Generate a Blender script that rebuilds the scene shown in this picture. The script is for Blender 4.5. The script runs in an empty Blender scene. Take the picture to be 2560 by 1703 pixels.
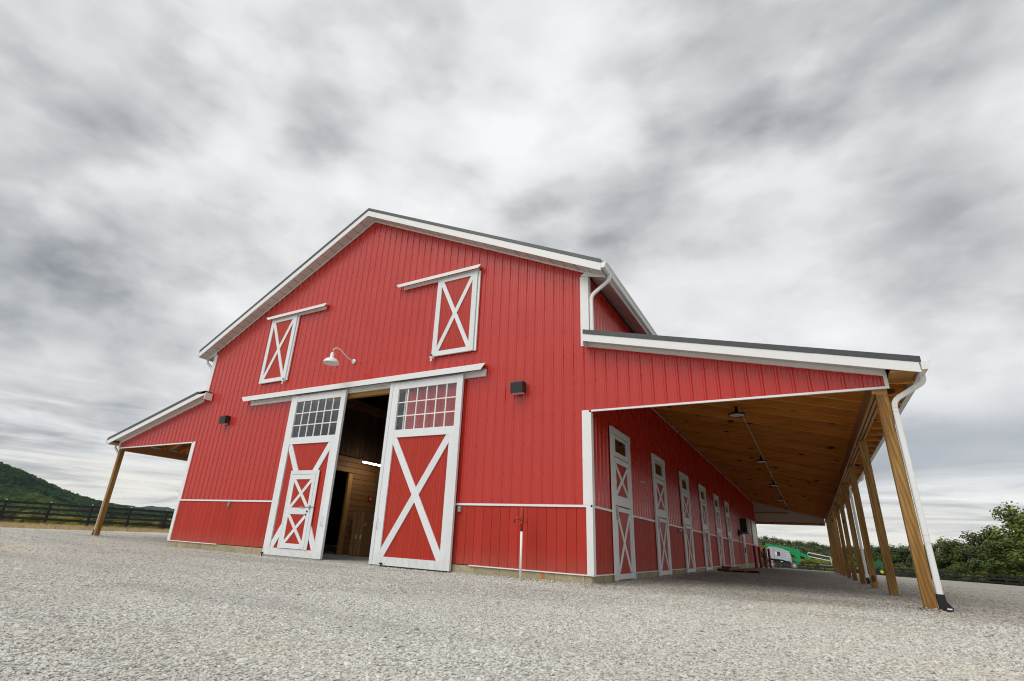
import bpy, math, random
import numpy as np
from mathutils import Vector, Matrix

random.seed(7)
rng = np.random.default_rng(11)
S = bpy.context.scene
COL = S.collection

# ------------------------------------------------------------------ camera
CAM = (3.417, -9.582, 0.818)
YAW, PITCH, ROLL = 0.5492, 0.37, 0.0554
_f = Vector((-math.sin(YAW) * math.cos(PITCH), math.cos(YAW) * math.cos(PITCH), math.sin(PITCH)))
_r = Vector((math.cos(YAW), math.sin(YAW), 0))
_u = _r.cross(_f)
_r2 = _r * math.cos(ROLL) + _u * math.sin(ROLL)
_u2 = -_r * math.sin(ROLL) + _u * math.cos(ROLL)
cam_d = bpy.data.cameras.new('camera')
cam = bpy.data.objects.new('camera', cam_d)
COL.objects.link(cam)
M = Matrix((_r2, _u2, -_f)).transposed().to_4x4()
M.translation = Vector(CAM)
cam.matrix_world = M
cam_d.sensor_width = 36
cam_d.lens = 36 * 1279.844 / 2560
cam_d.shift_x = 59.68 / 2560
cam_d.shift_y = 4.3 / 2560
cam_d.clip_end = 20000
S.camera = cam


def pix_dir(u, v):
    """world direction of a spot of the sky, given once as a place in the photograph"""
    return (_f + _r2 * ((u - 1220.3) / 1279.844) - _u2 * ((v - 855.8) / 1279.844)).normalized()


# ------------------------------------------------------------------ view
S.view_settings.view_transform = 'Standard'
S.view_settings.look = 'None'
S.view_settings.exposure = 0.36
S.view_settings.gamma = 1
S.view_settings.use_curve_mapping = False
S.cycles.max_bounces = 6
S.cycles.diffuse_bounces = 4
S.cycles.volume_bounces = 0
S.cycles.transparent_max_bounces = 12
S.cycles.use_denoising = True
S.cycles.filter_width = 1.1

SUN_EL, SUN_AZ = math.radians(52), math.radians(200)   # azimuth clockwise from +Y


# ------------------------------------------------------------------ node helpers
class NT:
    def __init__(s, tree):
        s.t = tree
        s.n = tree.nodes
        s.l = tree.links

    def new(s, kind, **kw):
        nd = s.n.new(kind)
        for k, v in kw.items():
            setattr(nd, k, v)
        return nd

    def link(s, a, b):
        s.l.new(a, b)

    def put(s, sock, val):
        if isinstance(val, bpy.types.NodeSocket):
            s.l.new(val, sock)
        elif val is not None:
            sock.default_value = val

    def math(s, op, a, b=None, c=None, clamp=False):
        nd = s.new('ShaderNodeMath', operation=op, use_clamp=clamp)
        s.put(nd.inputs[0], a)
        s.put(nd.inputs[1], b)
        s.put(nd.inputs[2], c)
        return nd.outputs[0]

    def vmath(s, op, a, b=None):
        nd = s.new('ShaderNodeVectorMath', operation=op)
        s.put(nd.inputs[0], a)
        s.put(nd.inputs[1], b)
        return nd.outputs['Value'] if op in ('DOT_PRODUCT', 'LENGTH') else nd.outputs[0]

    def noise(s, vec, scale, detail=4, rough=.55, dist=0.0):
        nd = s.new('ShaderNodeTexNoise')
        s.put(nd.inputs['Vector'], vec)
        nd.inputs['Scale'].default_value = scale
        nd.inputs['Detail'].default_value = detail
        nd.inputs['Roughness'].default_value = rough
        nd.inputs['Distortion'].default_value = dist
        return nd.outputs['Fac']

    def ramp(s, fac, stops, interp='LINEAR'):
        nd = s.new('ShaderNodeValToRGB')
        s.put(nd.inputs[0], fac)
        cr = nd.color_ramp
        cr.interpolation = interp
        while len(cr.elements) < len(stops):
            cr.elements.new(0.5)
        for e, (p, c) in zip(cr.elements, stops):
            e.position = p
            e.color = (*c, 1) if len(c) == 3 else c
        return nd.outputs[0]

    def maprange(s, v, a, b, c=0, d=1, smooth=False):
        nd = s.new('ShaderNodeMapRange')
        if smooth:
            nd.interpolation_type = 'SMOOTHSTEP'
        s.put(nd.inputs[0], v)
        for i, q in enumerate((a, b, c, d)):
            s.put(nd.inputs[i + 1], q)
        return nd.outputs[0]

    def mix(s, f, a, b, blend='MIX'):
        nd = s.new('ShaderNodeMix', data_type='RGBA', blend_type=blend)
        s.put(nd.inputs[0], f)
        for sock, v in ((nd.inputs[6], a), (nd.inputs[7], b)):
            s.put(sock, (*v, 1) if isinstance(v, tuple) and len(v) == 3 else v)
        return nd.outputs[2]

    def mapping(s, vec, scale=(1, 1, 1), loc=(0, 0, 0), rot=(0, 0, 0)):
        nd = s.new('ShaderNodeMapping')
        s.put(nd.inputs[0], vec)
        nd.inputs['Location'].default_value = loc
        nd.inputs['Rotation'].default_value = rot
        nd.inputs['Scale'].default_value = scale
        return nd.outputs[0]


# ------------------------------------------------------------------ world: overcast sky
W = bpy.data.worlds.new('World')
S.world = W
W.use_nodes = True
W.node_tree.nodes.clear()
n = NT(W.node_tree)
tc = n.new('ShaderNodeTexCoord')
D = n.vmath('NORMALIZE', tc.outputs['Generated'])
sep = n.new('ShaderNodeSeparateXYZ')
n.link(D, sep.inputs[0])
# a cloud deck seen from below: even overhead, flattening towards the horizon
dz = n.math('MAXIMUM', sep.outputs[2], 0.0)
den = n.math('ADD', dz, 0.55)
cmb = n.new('ShaderNodeCombineXYZ')
n.link(n.math('DIVIDE', sep.outputs[0], den), cmb.inputs[0])
n.link(n.math('DIVIDE', sep.outputs[1], den), cmb.inputs[1])
n.link(n.math('MULTIPLY', dz, 1.3), cmb.inputs[2])
P = cmb.outputs[0]
n_big = n.noise(P, 1.4, 2, .5, 0)
n_mid = n.noise(n.mapping(P, (1, 1, 1), (0.6, 14.2, 0)), 3.0, 4, .45, 0)
# lumps lit from one side: the difference of two samples a little apart
pa = n.noise(n.mapping(P, (1, 1, 1), (2.9, 18.4, 4)), 4.0, 5, .46, 0)
pb = n.noise(n.mapping(P, (1, 1, 1), (2.9 + .035, 18.4 - .060, 4 - .03)), 4.0, 5, .46, 0)
emb = n.math('SUBTRACT', pa, pb)
emb = n.math('MULTIPLY', emb, n.maprange(n_big, .35, .65, 1.5, .6))
bil = n.math('ABSOLUTE', n.math('MULTIPLY_ADD', pa, 2.0, -1.0))
# broken deck: a steeper step between thick and thin cloud gives readable edges
stepn = n.noise(n.mapping(P, (1, 1, 1), (1.7, 9.4, 2)), 2.0, 6, .50, 0)
edge_ = n.maprange(stepn, .46, .56, 0, 1, True)
V = n.math('MULTIPLY', n_big, .25)
V = n.math('MULTIPLY_ADD', n_mid, .62, V)
V = n.math('ADD', V, emb)
V = n.math('MULTIPLY_ADD', bil, -.28, V)
V = n.math('MULTIPLY_ADD', edge_, .13, V)
puff = n.noise(n.mapping(P, (1, 1, 1), (2.2, 5.1, 7)), 9.0, 4, .5, 0)
V = n.math('MULTIPLY_ADD', n.maprange(puff, .42, .60, -.5, .5, True), .10, V)
V = n.math('ADD', V, .295)
wn = n.new('ShaderNodeTexNoise')
n.link(P, wn.inputs['Vector'])
wn.inputs['Scale'].default_value = 3.6
wn.inputs['Detail'].default_value = 6
wn.inputs['Roughness'].default_value = .5
warp = n.new('ShaderNodeVectorMath', operation='MULTIPLY_ADD')
n.link(wn.outputs['Color'], warp.inputs[0])
warp.inputs[1].default_value = (.26, .26, .20)
warp.inputs[2].default_value = (-.13, -.13, -.10)
DW = n.vmath('NORMALIZE', n.vmath('ADD', D, warp.outputs[0]))
# the cloud masses: (place, angular radius, darker / lighter)
BL = [((300, 700), .19, -.42), ((20, 820), .17, -.46), ((430, 770), .12, -.20), ((100, 330), .22, -.22), ((210, 470), .18, -.16),
      ((700, 385), .11, -.34), ((810, 455), .11, -.26), ((990, 200), .15, -.22), ((435, 40), .2, -.12), ((900, 60), .15, -.10),
      ((1640, 470), .16, -.34), ((1500, 520), .14, -.16), ((1860, 230), .26, -.12), ((2120, 280), .2, -.20), ((2300, 560), .12, -.32), ((2390, 200), .15, -.2),
      ((1770, 790), .10, -.26), ((1500, 40), .2, -.12), ((2080, 700), .15, -.16), ((1290, 380), .12, -.24), ((2480, 640), .10, -.2),
      ((430, 320), .18, .25), ((600, 600), .20, .30), ((90, 640), .08, .22), ((1195, 110), .16, .22), ((340, 800), .05, .10),
      ((1335, 260), .13, .26), ((1930, 350), .12, .16), ((2500, 330), .14, .28), ((2240, 655), .10, .26), ((1800, 640), .12, .22),
      ((1540, 150), .12, .10), ((2500, 800), .12, -.10)]
for (u, v), rad, amp in BL:
    d = pix_dir(u, v)
    dot = n.vmath('DOT_PRODUCT', DW, tuple(d))
    g = n.maprange(dot, math.cos(rad * 1.75), 1.0, 0.0, amp * .52, True)
    V = n.math('ADD', V, g)
# low bands near the horizon
hb = n.noise(n.mapping(D, (2.2, 2.2, 26), (1.3, 0, 0)), 1.6, 5, .6, .6)
low = n.maprange(sep.outputs[2], .26, .02, 0, 1, True)
V = n.mix(n.math('MULTIPLY', low, .85), V, n.maprange(hb, .34, .66, .02, 1.0))
cc = n.ramp(V, [(0, (.20, .212, .232)), (.25, (.36, .372, .386)), (.45, (.485, .496, .505)), (.70, (.64, .647, .655)), (1.0, (.76, .765, .77))])
# warm light breaks low over the horizon
warm = n.math('MULTIPLY', n.maprange(sep.outputs[2], .115, .045, 0, 1, True), n.maprange(hb, .40, .56, .25, 1))
cc = n.mix(warm, cc, (.72, .695, .63))
band = n.math('MULTIPLY', n.maprange(sep.outputs[2], .10, .14, 0, 1, True), n.maprange(sep.outputs[2], .24, .16, 0, 1, True))
band = n.math('MULTIPLY', band, n.maprange(n.vmath('DOT_PRODUCT', D, tuple(pix_dir(2420, 1260))), .80, .97, 0, .75, True))
cc = n.mix(n.math('MULTIPLY', band, n.maprange(n_mid, .25, .55, .55, 1)), cc, (.27, .295, .33))
# below the horizon: dull ground light
cc = n.mix(n.maprange(sep.outputs[2], 0, -.05, 0, 1), cc, (.2, .2, .18))
bg_c = n.new('ShaderNodeBackground')
n.link(cc, bg_c.inputs[0])
bg_c.inputs[1].default_value = 1.0
sky = n.new('ShaderNodeTexSky', sky_type='NISHITA')
sky.sun_disc = False
sky.sun_elevation = SUN_EL
sky.sun_rotation = SUN_AZ
bg_s = n.new('ShaderNodeBackground')
n.link(sky.outputs[0], bg_s.inputs[0])
bg_s.inputs[1].default_value = .08
mx = n.new('ShaderNodeMixShader')
mx.inputs[0].default_value = .95
n.link(bg_s.outputs[0], mx.inputs[1])
n.link(bg_c.outputs[0], mx.inputs[2])
out = n.new('ShaderNodeOutputWorld')
n.link(mx.outputs[0], out.inputs[0])

# ------------------------------------------------------------------ sun behind the clouds
sd = bpy.data.lights.new('sun', 'SUN')
sd.energy = 1.5
sd.angle = math.radians(38)
sd.color = (1, .975, .94)
so = bpy.data.objects.new('sun', sd)
COL.objects.link(so)
sdir = Vector((math.sin(SUN_AZ) * math.cos(SUN_EL), math.cos(SUN_AZ) * math.cos(SUN_EL), math.sin(SUN_EL)))
so.rotation_euler = sdir.to_track_quat('Z', 'Y').to_euler()
so.location = (0, -20, 30)


# ================================================================== materials
MATS = {}


def pmat(name, color, rough=.6, spec=.5, metal=0.0, build=None):
    m = bpy.data.materials.new(name)
    m.use_nodes = True
    t = NT(m.node_tree)
    b = m.node_tree.nodes['Principled BSDF']
    b.inputs['Base Color'].default_value = (*color, 1)
    b.inputs['Roughness'].default_value = rough
    b.inputs['Specular IOR Level'].default_value = spec
    b.inputs['Metallic'].default_value = metal
    if build:
        build(t, b)
    MATS[name] = m
    return m


def coords(t, per_object=True):
    tc = t.new('ShaderNodeTexCoord')
    v = tc.outputs['Object']
    if per_object:
        oi = t.new('ShaderNodeObjectInfo')
        v = t.vmath('ADD', v, t.vmath('SCALE', oi.outputs['Random']) if False else t.mapping(oi.outputs['Random'], (37, 53, 71)))
    return v


def orand(t):
    return t.new('ShaderNodeObjectInfo').outputs['Random']


def bump(t, b, h, strength=.3, dist=.01):
    nd = t.new('ShaderNodeBump')
    nd.inputs['Strength'].default_value = strength
    nd.inputs['Distance'].default_value = dist
    t.put(nd.inputs['Height'], h)
    t.link(nd.outputs[0], b.inputs['Normal'])


def wear(color, amt=.1, scale=3., sx=(1, 1, 1), rough=None, bs=0, rnd=.0, bscale=60):
    """small uneven variation of a painted colour"""
    def f(t, b):
        v = t.mapping(coords(t), sx)
        n1 = t.noise(v, scale, 6, .62)
        n2 = t.noise(v, scale * 9, 3, .6)
        k = t.math('MULTIPLY_ADD', n1, 2 * amt, 1 - amt)
        k = t.math('MULTIPLY', k, t.math('MULTIPLY_ADD', n2, amt, 1 - amt * .5))
        if rnd:
            k = t.math('MULTIPLY', k, t.math('MULTIPLY_ADD', orand(t), 2 * rnd, 1 - rnd))
        t.link(t.mix(1.0, color, k, 'MULTIPLY'), b.inputs['Base Color'])
        if rough is not None:
            t.link(t.maprange(n1, .3, .7, rough[0], rough[1]), b.inputs['Roughness'])
        if bs:
            bump(t, b, t.noise(v, bscale, 4, .6), bs, .004)
    return f


RED = (.485, .020, .0095)


def b_redmetal(t, b):
    v = coords(t)
    st = t.noise(t.mapping(v, (9, 9, .35)), 2.2, 3, .5)       # long vertical streaks
    n1 = t.noise(v, 1.3, 5, .6)
    k = t.math('MULTIPLY_ADD', n1, .14, .90)
    k = t.math('MULTIPLY_ADD', st, .10, k)
    dust = t.math('MULTIPLY', t.maprange(t.noise(v, 26, 4, .7), .60, .78), .16)
    c = t.mix(1.0, RED, t.math('SUBTRACT', k, .03), 'MULTIPLY')
    c = t.mix(dust, c, (.46, .09, .07))
    run = t.maprange(t.noise(t.mapping(v, (7, 7, .22)), 2.6, 5, .62), .56, .74, 0, .16)
    c = t.mix(run, c, (.22, .02, .018))
    t.link(c, b.inputs['Base Color'])
    t.link(t.maprange(n1, .3, .7, .24, .34), b.inputs['Roughness'])
    b.inputs['Coat Weight'].default_value = .28
    b.inputs['Coat Roughness'].default_value = .09
    bump(t, b, t.math('MULTIPLY_ADD', t.noise(t.mapping(v, (1, 1, .25)), 1.6, 2, .5), 1.0, t.math('MULTIPLY', st, .3)), .16, .010)


pmat('red_metal', RED, .26, .55, build=b_redmetal)


def b_t111(t, b):
    v = coords(t)
    g = t.noise(t.mapping(v, (28, 28, 1.6)), 2.0, 6, .7)
    h = t.noise(t.mapping(v, (1.4, 1.4, 9)), 2.2, 4, .65)
    k = t.math('MULTIPLY_ADD', g, .34, .72)
    k = t.math('MULTIPLY_ADD', h, .22, k)
    k = t.math('MULTIPLY', k, t.math('MULTIPLY_ADD', orand(t), .16, .88))
    c = t.mix(1.0, (.43, .034, .021), k, 'MULTIPLY')
    chip = t.math('GREATER_THAN', t.noise(v, 33, 2, .5), .76)
    tc2 = t.new('ShaderNodeTexCoord')
    sp = t.new('ShaderNodeSeparateXYZ')
    ge = t.new('ShaderNodeNewGeometry')
    t.link(ge.outputs['Position'], sp.inputs[0])
    splash = t.math('MULTIPLY', t.maprange(sp.outputs[2], .75, .36, 0, .30, True), t.maprange(g, .3, .7, .3, 1))
    c = t.mix(t.math('MULTIPLY', chip, .5), c, (.5, .30, .26))
    c = t.mix(splash, c, (.33, .16, .12))
    t.link(c, b.inputs['Base Color'])
    bump(t, b, g, .5, .004)


pmat('red_wood', (.375, .024, .015), .55, .22, build=b_t111)
pmat('red_paint', (.43, .022, .010), .42, .4, build=wear((.415, .025, .010), .16, 5, (3, 3, .5), bs=.15, rnd=.07))
pmat('white_trim', (.76, .765, .76), .38, .45, build=wear((.76, .765, .76), .05, 2.5, (1, 1, 1), (.3, .5), .05))
def b_white_paint(t, b):
    wear((.715, .74, .75), .07, 2.0, (2, 2, .6), (.4, .6), .12, rnd=.04)(t, b)
    src = b.inputs['Base Color'].links[0].from_socket
    ge = t.new('ShaderNodeNewGeometry')
    sp = t.new('ShaderNodeSeparateXYZ')
    t.link(ge.outputs['Position'], sp.inputs[0])
    low = t.maprange(sp.outputs[2], .60, .22, 0, 1, True)
    nz = t.noise(t.mapping(ge.outputs['Position'], (9, 9, 3)), 1.6, 5, .65)
    gr = t.math('MULTIPLY', low, t.maprange(nz, .40, .70, .0, .40))
    drip = t.math('MULTIPLY', t.maprange(t.noise(t.mapping(ge.outputs['Position'], (22, 22, .8)), 1.0, 4, .6), .60, .78, 0, .06), 1.0)
    c = t.mix(drip, src, (.50, .50, .46))
    t.link(t.mix(gr, c, (.38, .34, .27)), b.inputs['Base Color'])


pmat('white_paint', (.72, .74, .75), .5, .4, build=b_white_paint)
pmat('soffit', (.56, .53, .50), .35, .5, build=wear((.56, .53, .50), .06, 3))
pmat('roof_metal', (.055, .060, .062), .38, .5, build=wear((.055, .06, .062), .18, 3, rough=(.3, .5)))
pmat('black_metal', (.018, .019, .02), .45, .45, build=wear((.018, .019, .02), .2, 4))
pmat('black_rubber', (.012, .012, .013), .5, .4, build=wear((.012, .012, .013), .3, 8))
pmat('steel', (.42, .43, .44), .35, .5, .8, build=wear((.42, .43, .44), .12, 9))
pmat('grey_box', (.30, .31, .32), .45, .5, .3, build=wear((.30, .31, .32), .12, 9))
pmat('brown_trim', (.20, .14, .10), .5, .4, build=wear((.20, .14, .10), .2, 5))
pmat('orange_paint', (.55, .15, .03), .6, .3, build=wear((.55, .15, .03), .3, 14))
pmat('rust_pump', (.34, .035, .012), .5, .4, build=wear((.34, .035, .012), .4, 14, bs=.3))
pmat('lens_white', (.62, .62, .60), .3, .5)
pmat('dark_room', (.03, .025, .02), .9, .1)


def b_concrete(t, b):
    v = coords(t)
    n1 = t.noise(v, 1.6, 6, .65)
    n2 = t.noise(v, 14, 5, .65)
    c = t.ramp(n1, [(.28, (.30, .25, .13)), (.48, (.42, .36, .22)), (.72, (.50, .46, .34))])
    c = t.mix(t.maprange(n2, .35, .7, 0, .45), c, (.20, .18, .13))
    c = t.mix(1.0, c, t.math('MULTIPLY_ADD', orand(t), .25, .8), 'MULTIPLY')
    t.link(c, b.inputs['Base Color'])
    bump(t, b, t.noise(v, 90, 4, .7), .6, .004)


pmat('block', (.42, .37, .24), .9, .2, build=b_concrete)


def b_slab(t, b):
    v = coords(t)
    c = t.ramp(t.noise(v, 2.5, 6, .65), [(.3, (.25, .25, .22)), (.7, (.40, .40, .36))])
    t.link(c, b.inputs['Base Color'])
    bump(t, b, t.noise(v, 70, 3, .6), .3, .003)


pmat('slab', (.33, .33, .3), .8, .3, build=b_slab)


def wood(name, axis, c0, c1, c2, knots=.0, rough=.65, grain=1.0, ring=0):
    """axis: the direction of the grain"""
    def f(t, b):
        v = coords(t)
        sc = [14 * grain] * 3
        sc[axis] = .55 * grain
        vg = t.mapping(v, tuple(sc))
        g = t.noise(vg, 1.0, 5, .62, .7)
        sc2 = [2.4, 2.4, 2.4]
        sc2[axis] = .35
        g2 = t.noise(t.mapping(v, tuple(sc2)), 1.3, 4, .6, .5)
        if ring:
            sw = [9., 9., 9.]
            sw[axis] = .9
            wv = t.new('ShaderNodeTexWave', wave_type='BANDS', bands_direction='DIAGONAL')
            t.link(t.mapping(v, tuple(sw)), wv.inputs[0])
            wv.inputs['Scale'].default_value = 1.5
            wv.inputs['Distortion'].default_value = 7
            wv.inputs['Detail'].default_value = 2.5
            wv.inputs['Detail Scale'].default_value = .7
            g = t.math('MULTIPLY_ADD', t.math('SUBTRACT', wv.outputs['Fac'], .5), ring, g)
        m_ = t.math('MULTIPLY_ADD', g2, .6, t.math('MULTIPLY', g, .6))
        c = t.ramp(m_, [(.30, c0), (.55, c1), (.82, c2)])
        if ring:
            sk_ = [38., 38., 38.]
            sk_[axis] = .45
            cr = t.noise(t.mapping(v, tuple(sk_)), .8, 3, .5, .2)
            crack = t.maprange(t.math('ABSOLUTE', t.math('SUBTRACT', cr, .5)), .0, .022, .8, 0)
            crack = t.math('MULTIPLY', crack, t.math('GREATER_THAN', t.noise(v, 1.4, 2, .5), .52))
            c = t.mix(crack, c, (.03, .014, .005))
        if knots:
            sk = [4.2, 4.2, 4.2]
            sk[axis] = 2.3
            vo = t.new('ShaderNodeTexVoronoi', feature='F1')
            t.link(t.mapping(v, tuple(sk)), vo.inputs['Vector'])
            vo.inputs['Scale'].default_value = 1.0
            sep = t.new('ShaderNodeSeparateColor')
            t.link(vo.outputs['Color'], sep.inputs[0])
            on = t.math('LESS_THAN', sep.outputs[0], knots)
            kn = t.math('MULTIPLY', t.maprange(vo.outputs['Distance'], .27, .15, 0, 1, True), on)
            c = t.mix(t.math('MULTIPLY', kn, .85), c, (.035, .014, .006))
        c = t.mix(1.0, c, t.math('MULTIPLY_ADD', orand(t), .28, .84), 'MULTIPLY')
        t.link(c, b.inputs['Base Color'])
        bump(t, b, g, .35, .004)
    pmat(name, c1, rough, .3, build=f)


wood('post_wood', 2, (.12, .05, .011), (.225, .110, .025), (.42, .26, .085), .14, ring=.22)
wood('rafter_wood', 0, (.38, .115, .013), (.58, .20, .024), (.72, .31, .05), .50)
wood('lit_edge_wood', 0, (.62, .34, .10), (.72, .44, .16), (.78, .52, .22), .0)
wood('shaded_deck_wood', 1, (.12, .042, .010), (.20, .075, .018), (.28, .12, .03), .15)
wood('beam_wood', 1, (.20, .10, .035), (.38, .205, .082), (.48, .28, .13), .12)
wood('lintel_wood', 0, (.20, .09, .02), (.36, .17, .045), (.45, .23, .07), .12)
wood('plank_wood', 1, (.10, .042, .014), (.21, .095, .032), (.29, .15, .055), .10)
wood('dark_wood', 2, (.035, .019, .009), (.07, .038, .018), (.11, .06, .03), .0)
wood('stud_wood', 2, (.20, .09, .02), (.34, .17, .05), (.44, .23, .07), .1)
wood('pallet_wood', 0, (.08, .035, .014), (.16, .075, .03), (.25, .13, .055), .1)
pmat('cardboard', (.40, .22, .10), .8, .15, build=wear((.40, .22, .10), .14, 3, rnd=.1))
pmat('tape', (.30, .21, .12), .35, .4)
pmat('paper', (.7, .7, .68), .6, .3)


def b_fence(t, b):
    v = coords(t)
    c = t.ramp(t.noise(v, 3, 5, .65), [(.3, (.010, .010, .012)), (.7, (.028, .027, .029))])
    t.link(c, b.inputs['Base Color'])


pmat('fence_black', (.018, .018, .02), .6, .3, build=b_fence)


def glassmat(name, tint, alpha, rough=.02):
    m = bpy.data.materials.new(name)
    m.use_nodes = True
    m.node_tree.nodes.clear()
    t = NT(m.node_tree)
    tr = t.new('ShaderNodeBsdfTransparent')
    tr.inputs[0].default_value = (*tint, 1)
    gl = t.new('ShaderNodeBsdfGlossy')
    gl.inputs['Roughness'].default_value = rough
    gl.inputs[0].default_value = (.95, .97, 1, 1)
    ge = t.new('ShaderNodeNewGeometry')
    cs = t.math('ABSOLUTE', t.vmath('DOT_PRODUCT', ge.outputs['Normal'], ge.outputs['Incoming']))
    fr = t.math('MULTIPLY_ADD', t.math('POWER', t.math('SUBTRACT', 1.0, cs, clamp=True), 4.0), .9, alpha)
    mxn = t.new('ShaderNodeMixShader')
    t.link(t.math('MINIMUM', fr, 1.0), mxn.inputs[0])
    t.link(tr.outputs[0], mxn.inputs[1])
    t.link(gl.outputs[0], mxn.inputs[2])
    o = t.new('ShaderNodeOutputMaterial')
    t.link(mxn.outputs[0], o.inputs[0])
    MATS[name] = m


glassmat('glass', (.95, .96, .96), .055)


def emit(name, col, s):
    m = bpy.data.materials.new(name)
    m.use_nodes = True
    m.node_tree.nodes.clear()
    t = NT(m.node_tree)
    e = t.new('ShaderNodeEmission')
    e.inputs[0].default_value = (*col, 1)
    e.inputs[1].default_value = s
    o = t.new('ShaderNodeOutputMaterial')
    t.link(e.outputs[0], o.inputs[0])
    MATS[name] = m


emit('tube_glow', (1, .93, .78), 24.0)


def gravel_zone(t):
    """0 = pale fresh gravel of the yard, 1 = greyer gravel by the lean-to, with some of its shade painted in"""
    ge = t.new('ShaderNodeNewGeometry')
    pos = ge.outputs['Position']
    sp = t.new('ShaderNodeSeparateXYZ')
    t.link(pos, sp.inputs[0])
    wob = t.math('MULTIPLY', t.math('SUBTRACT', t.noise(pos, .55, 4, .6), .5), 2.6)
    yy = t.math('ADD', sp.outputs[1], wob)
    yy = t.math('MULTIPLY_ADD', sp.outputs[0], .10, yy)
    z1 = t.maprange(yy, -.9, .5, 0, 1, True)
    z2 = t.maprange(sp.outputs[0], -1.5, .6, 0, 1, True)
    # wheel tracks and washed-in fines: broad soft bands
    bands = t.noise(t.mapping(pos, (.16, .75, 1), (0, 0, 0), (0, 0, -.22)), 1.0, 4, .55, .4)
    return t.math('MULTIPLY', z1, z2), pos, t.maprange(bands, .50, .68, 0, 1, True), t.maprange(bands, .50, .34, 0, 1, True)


def b_gravel(t, b):
    z, pos, tan_, dark_ = gravel_zone(t)
    vo = t.new('ShaderNodeTexVoronoi', feature='F1')
    t.link(pos, vo.inputs['Vector'])
    vo.inputs['Scale'].default_value = 34
    sp = t.new('ShaderNodeSeparateColor')
    t.link(vo.outputs['Color'], sp.inputs[0])
    cell = sp.outputs[0]
    n1 = t.noise(pos, .45, 6, .62)
    n2 = t.noise(pos, 5, 5, .7)
    n3 = t.noise(t.mapping(pos, (.25, 1, 1)), .9, 5, .65)
    c = t.ramp(cell, [(0, (.24, .236, .21)), (.3, (.43, .427, .385)), (.7, (.55, .547, .50)), (1, (.66, .655, .61))])
    c = t.mix(t.maprange(n1, .45, .7, 0, .45), c, (.46, .415, .35))
    c = t.mix(t.maprange(n3, .52, .72, 0, .35), c, (.27, .235, .20))
    c = t.mix(t.maprange(n2, .35, .65, .25, 0), c, (.20, .195, .18))
    c = t.mix(t.math('MULTIPLY', tan_, .75), c, (.52, .475, .40))
    c = t.mix(t.math('MULTIPLY', dark_, .55), c, (.34, .33, .30))
    c = t.mix(z, c, t.mix(1.0, c, (.68, .65, .63), 'MULTIPLY'))  # greyer gravel tone plus painted shade of the lean-to
    t.link(c, b.inputs['Base Color'])
    h = t.math('MULTIPLY_ADD', vo.outputs['Distance'], -1.0, t.math('MULTIPLY', n2, 1.2))
    bump(t, b, h, .9, .02)


pmat('gravel', (.42, .41, .39), .9, .2, build=b_gravel)


def b_stone(t, b):
    z, pos, tan_, dark_ = gravel_zone(t)
    r = orand(t)
    n1 = t.noise(pos, .45, 6, .62)
    c = t.ramp(r, [(0, (.24, .236, .21)), (.12, (.42, .415, .375)), (.45, (.55, .546, .50)), (.84, (.66, .655, .605)), (.95, (.50, .45, .36)), (1, (.33, .32, .30))])
    c = t.mix(t.maprange(n1, .45, .7, 0, .35), c, (.44, .39, .33))
    c = t.mix(t.math('MULTIPLY', tan_, .55), c, (.54, .495, .42))
    c = t.mix(t.math('MULTIPLY', dark_, .42), c, (.36, .35, .32))
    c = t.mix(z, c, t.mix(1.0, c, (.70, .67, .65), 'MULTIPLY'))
    t.link(c, b.inputs['Base Color'])


pmat('stone', (.5, .5, .47), .85, .25, build=b_stone)


def b_ground(t, b):
    ge = t.new('ShaderNodeNewGeometry')
    pos = ge.outputs['Position']
    sp = t.new('ShaderNodeSeparateXYZ')
    t.link(pos, sp.inputs[0])
    n1 = t.noise(pos, .12, 6, .65)
    n2 = t.noise(pos, 1.4, 5, .7)
    g = t.ramp(n1, [(.3, (.045, .060, .018)), (.5, (.10, .105, .022)), (.7, (.15, .135, .035))])
    straw = t.ramp(n2, [(.3, (.16, .115, .05)), (.7, (.34, .26, .13))])
    # straw lies between the lot edge and the fence line on the left
    line = t.math('MULTIPLY_ADD', sp.outputs[1], -.42, sp.outputs[0])     # x - .42 y
    k = t.maprange(t.math('MULTIPLY_ADD', n2, 2, line), -43.5, -41, 0, 1, True)
    k = t.math('MULTIPLY', k, t.maprange(sp.outputs[0], -12, -14, 0, 1))
    t.link(t.mix(k, g, straw), b.inputs['Base Color'])
    bump(t, b, n2, .8, .1)


pmat('field', (.08, .09, .02), .95, .1, build=b_ground)
pmat('straw', (.36, .27, .13), .8, .2, build=wear((.36, .27, .13), .3, 1.5))


def leafmat(name, cs, scale=.35):
    def f(t, b):
        ge = t.new('ShaderNodeNewGeometry')
        nn = t.noise(ge.outputs['Position'], scale, 4, .65)
        m_ = t.math('MULTIPLY_ADD', t.math('SUBTRACT', orand(t), .5), .45, t.math('MULTIPLY_ADD', t.math('SUBTRACT', ge.outputs['Random Per Island'], .5), .18, nn))
        t.link(t.ramp(m_, [(.18, cs[0]), (.5, cs[1]), (.85, cs[2])]), b.inputs['Base Color'])
        b.inputs['Transmission Weight'].default_value = 0
        b.inputs['Subsurface Weight'].default_value = 0
    pmat(name, cs[1], .6, .3, build=f)


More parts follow.
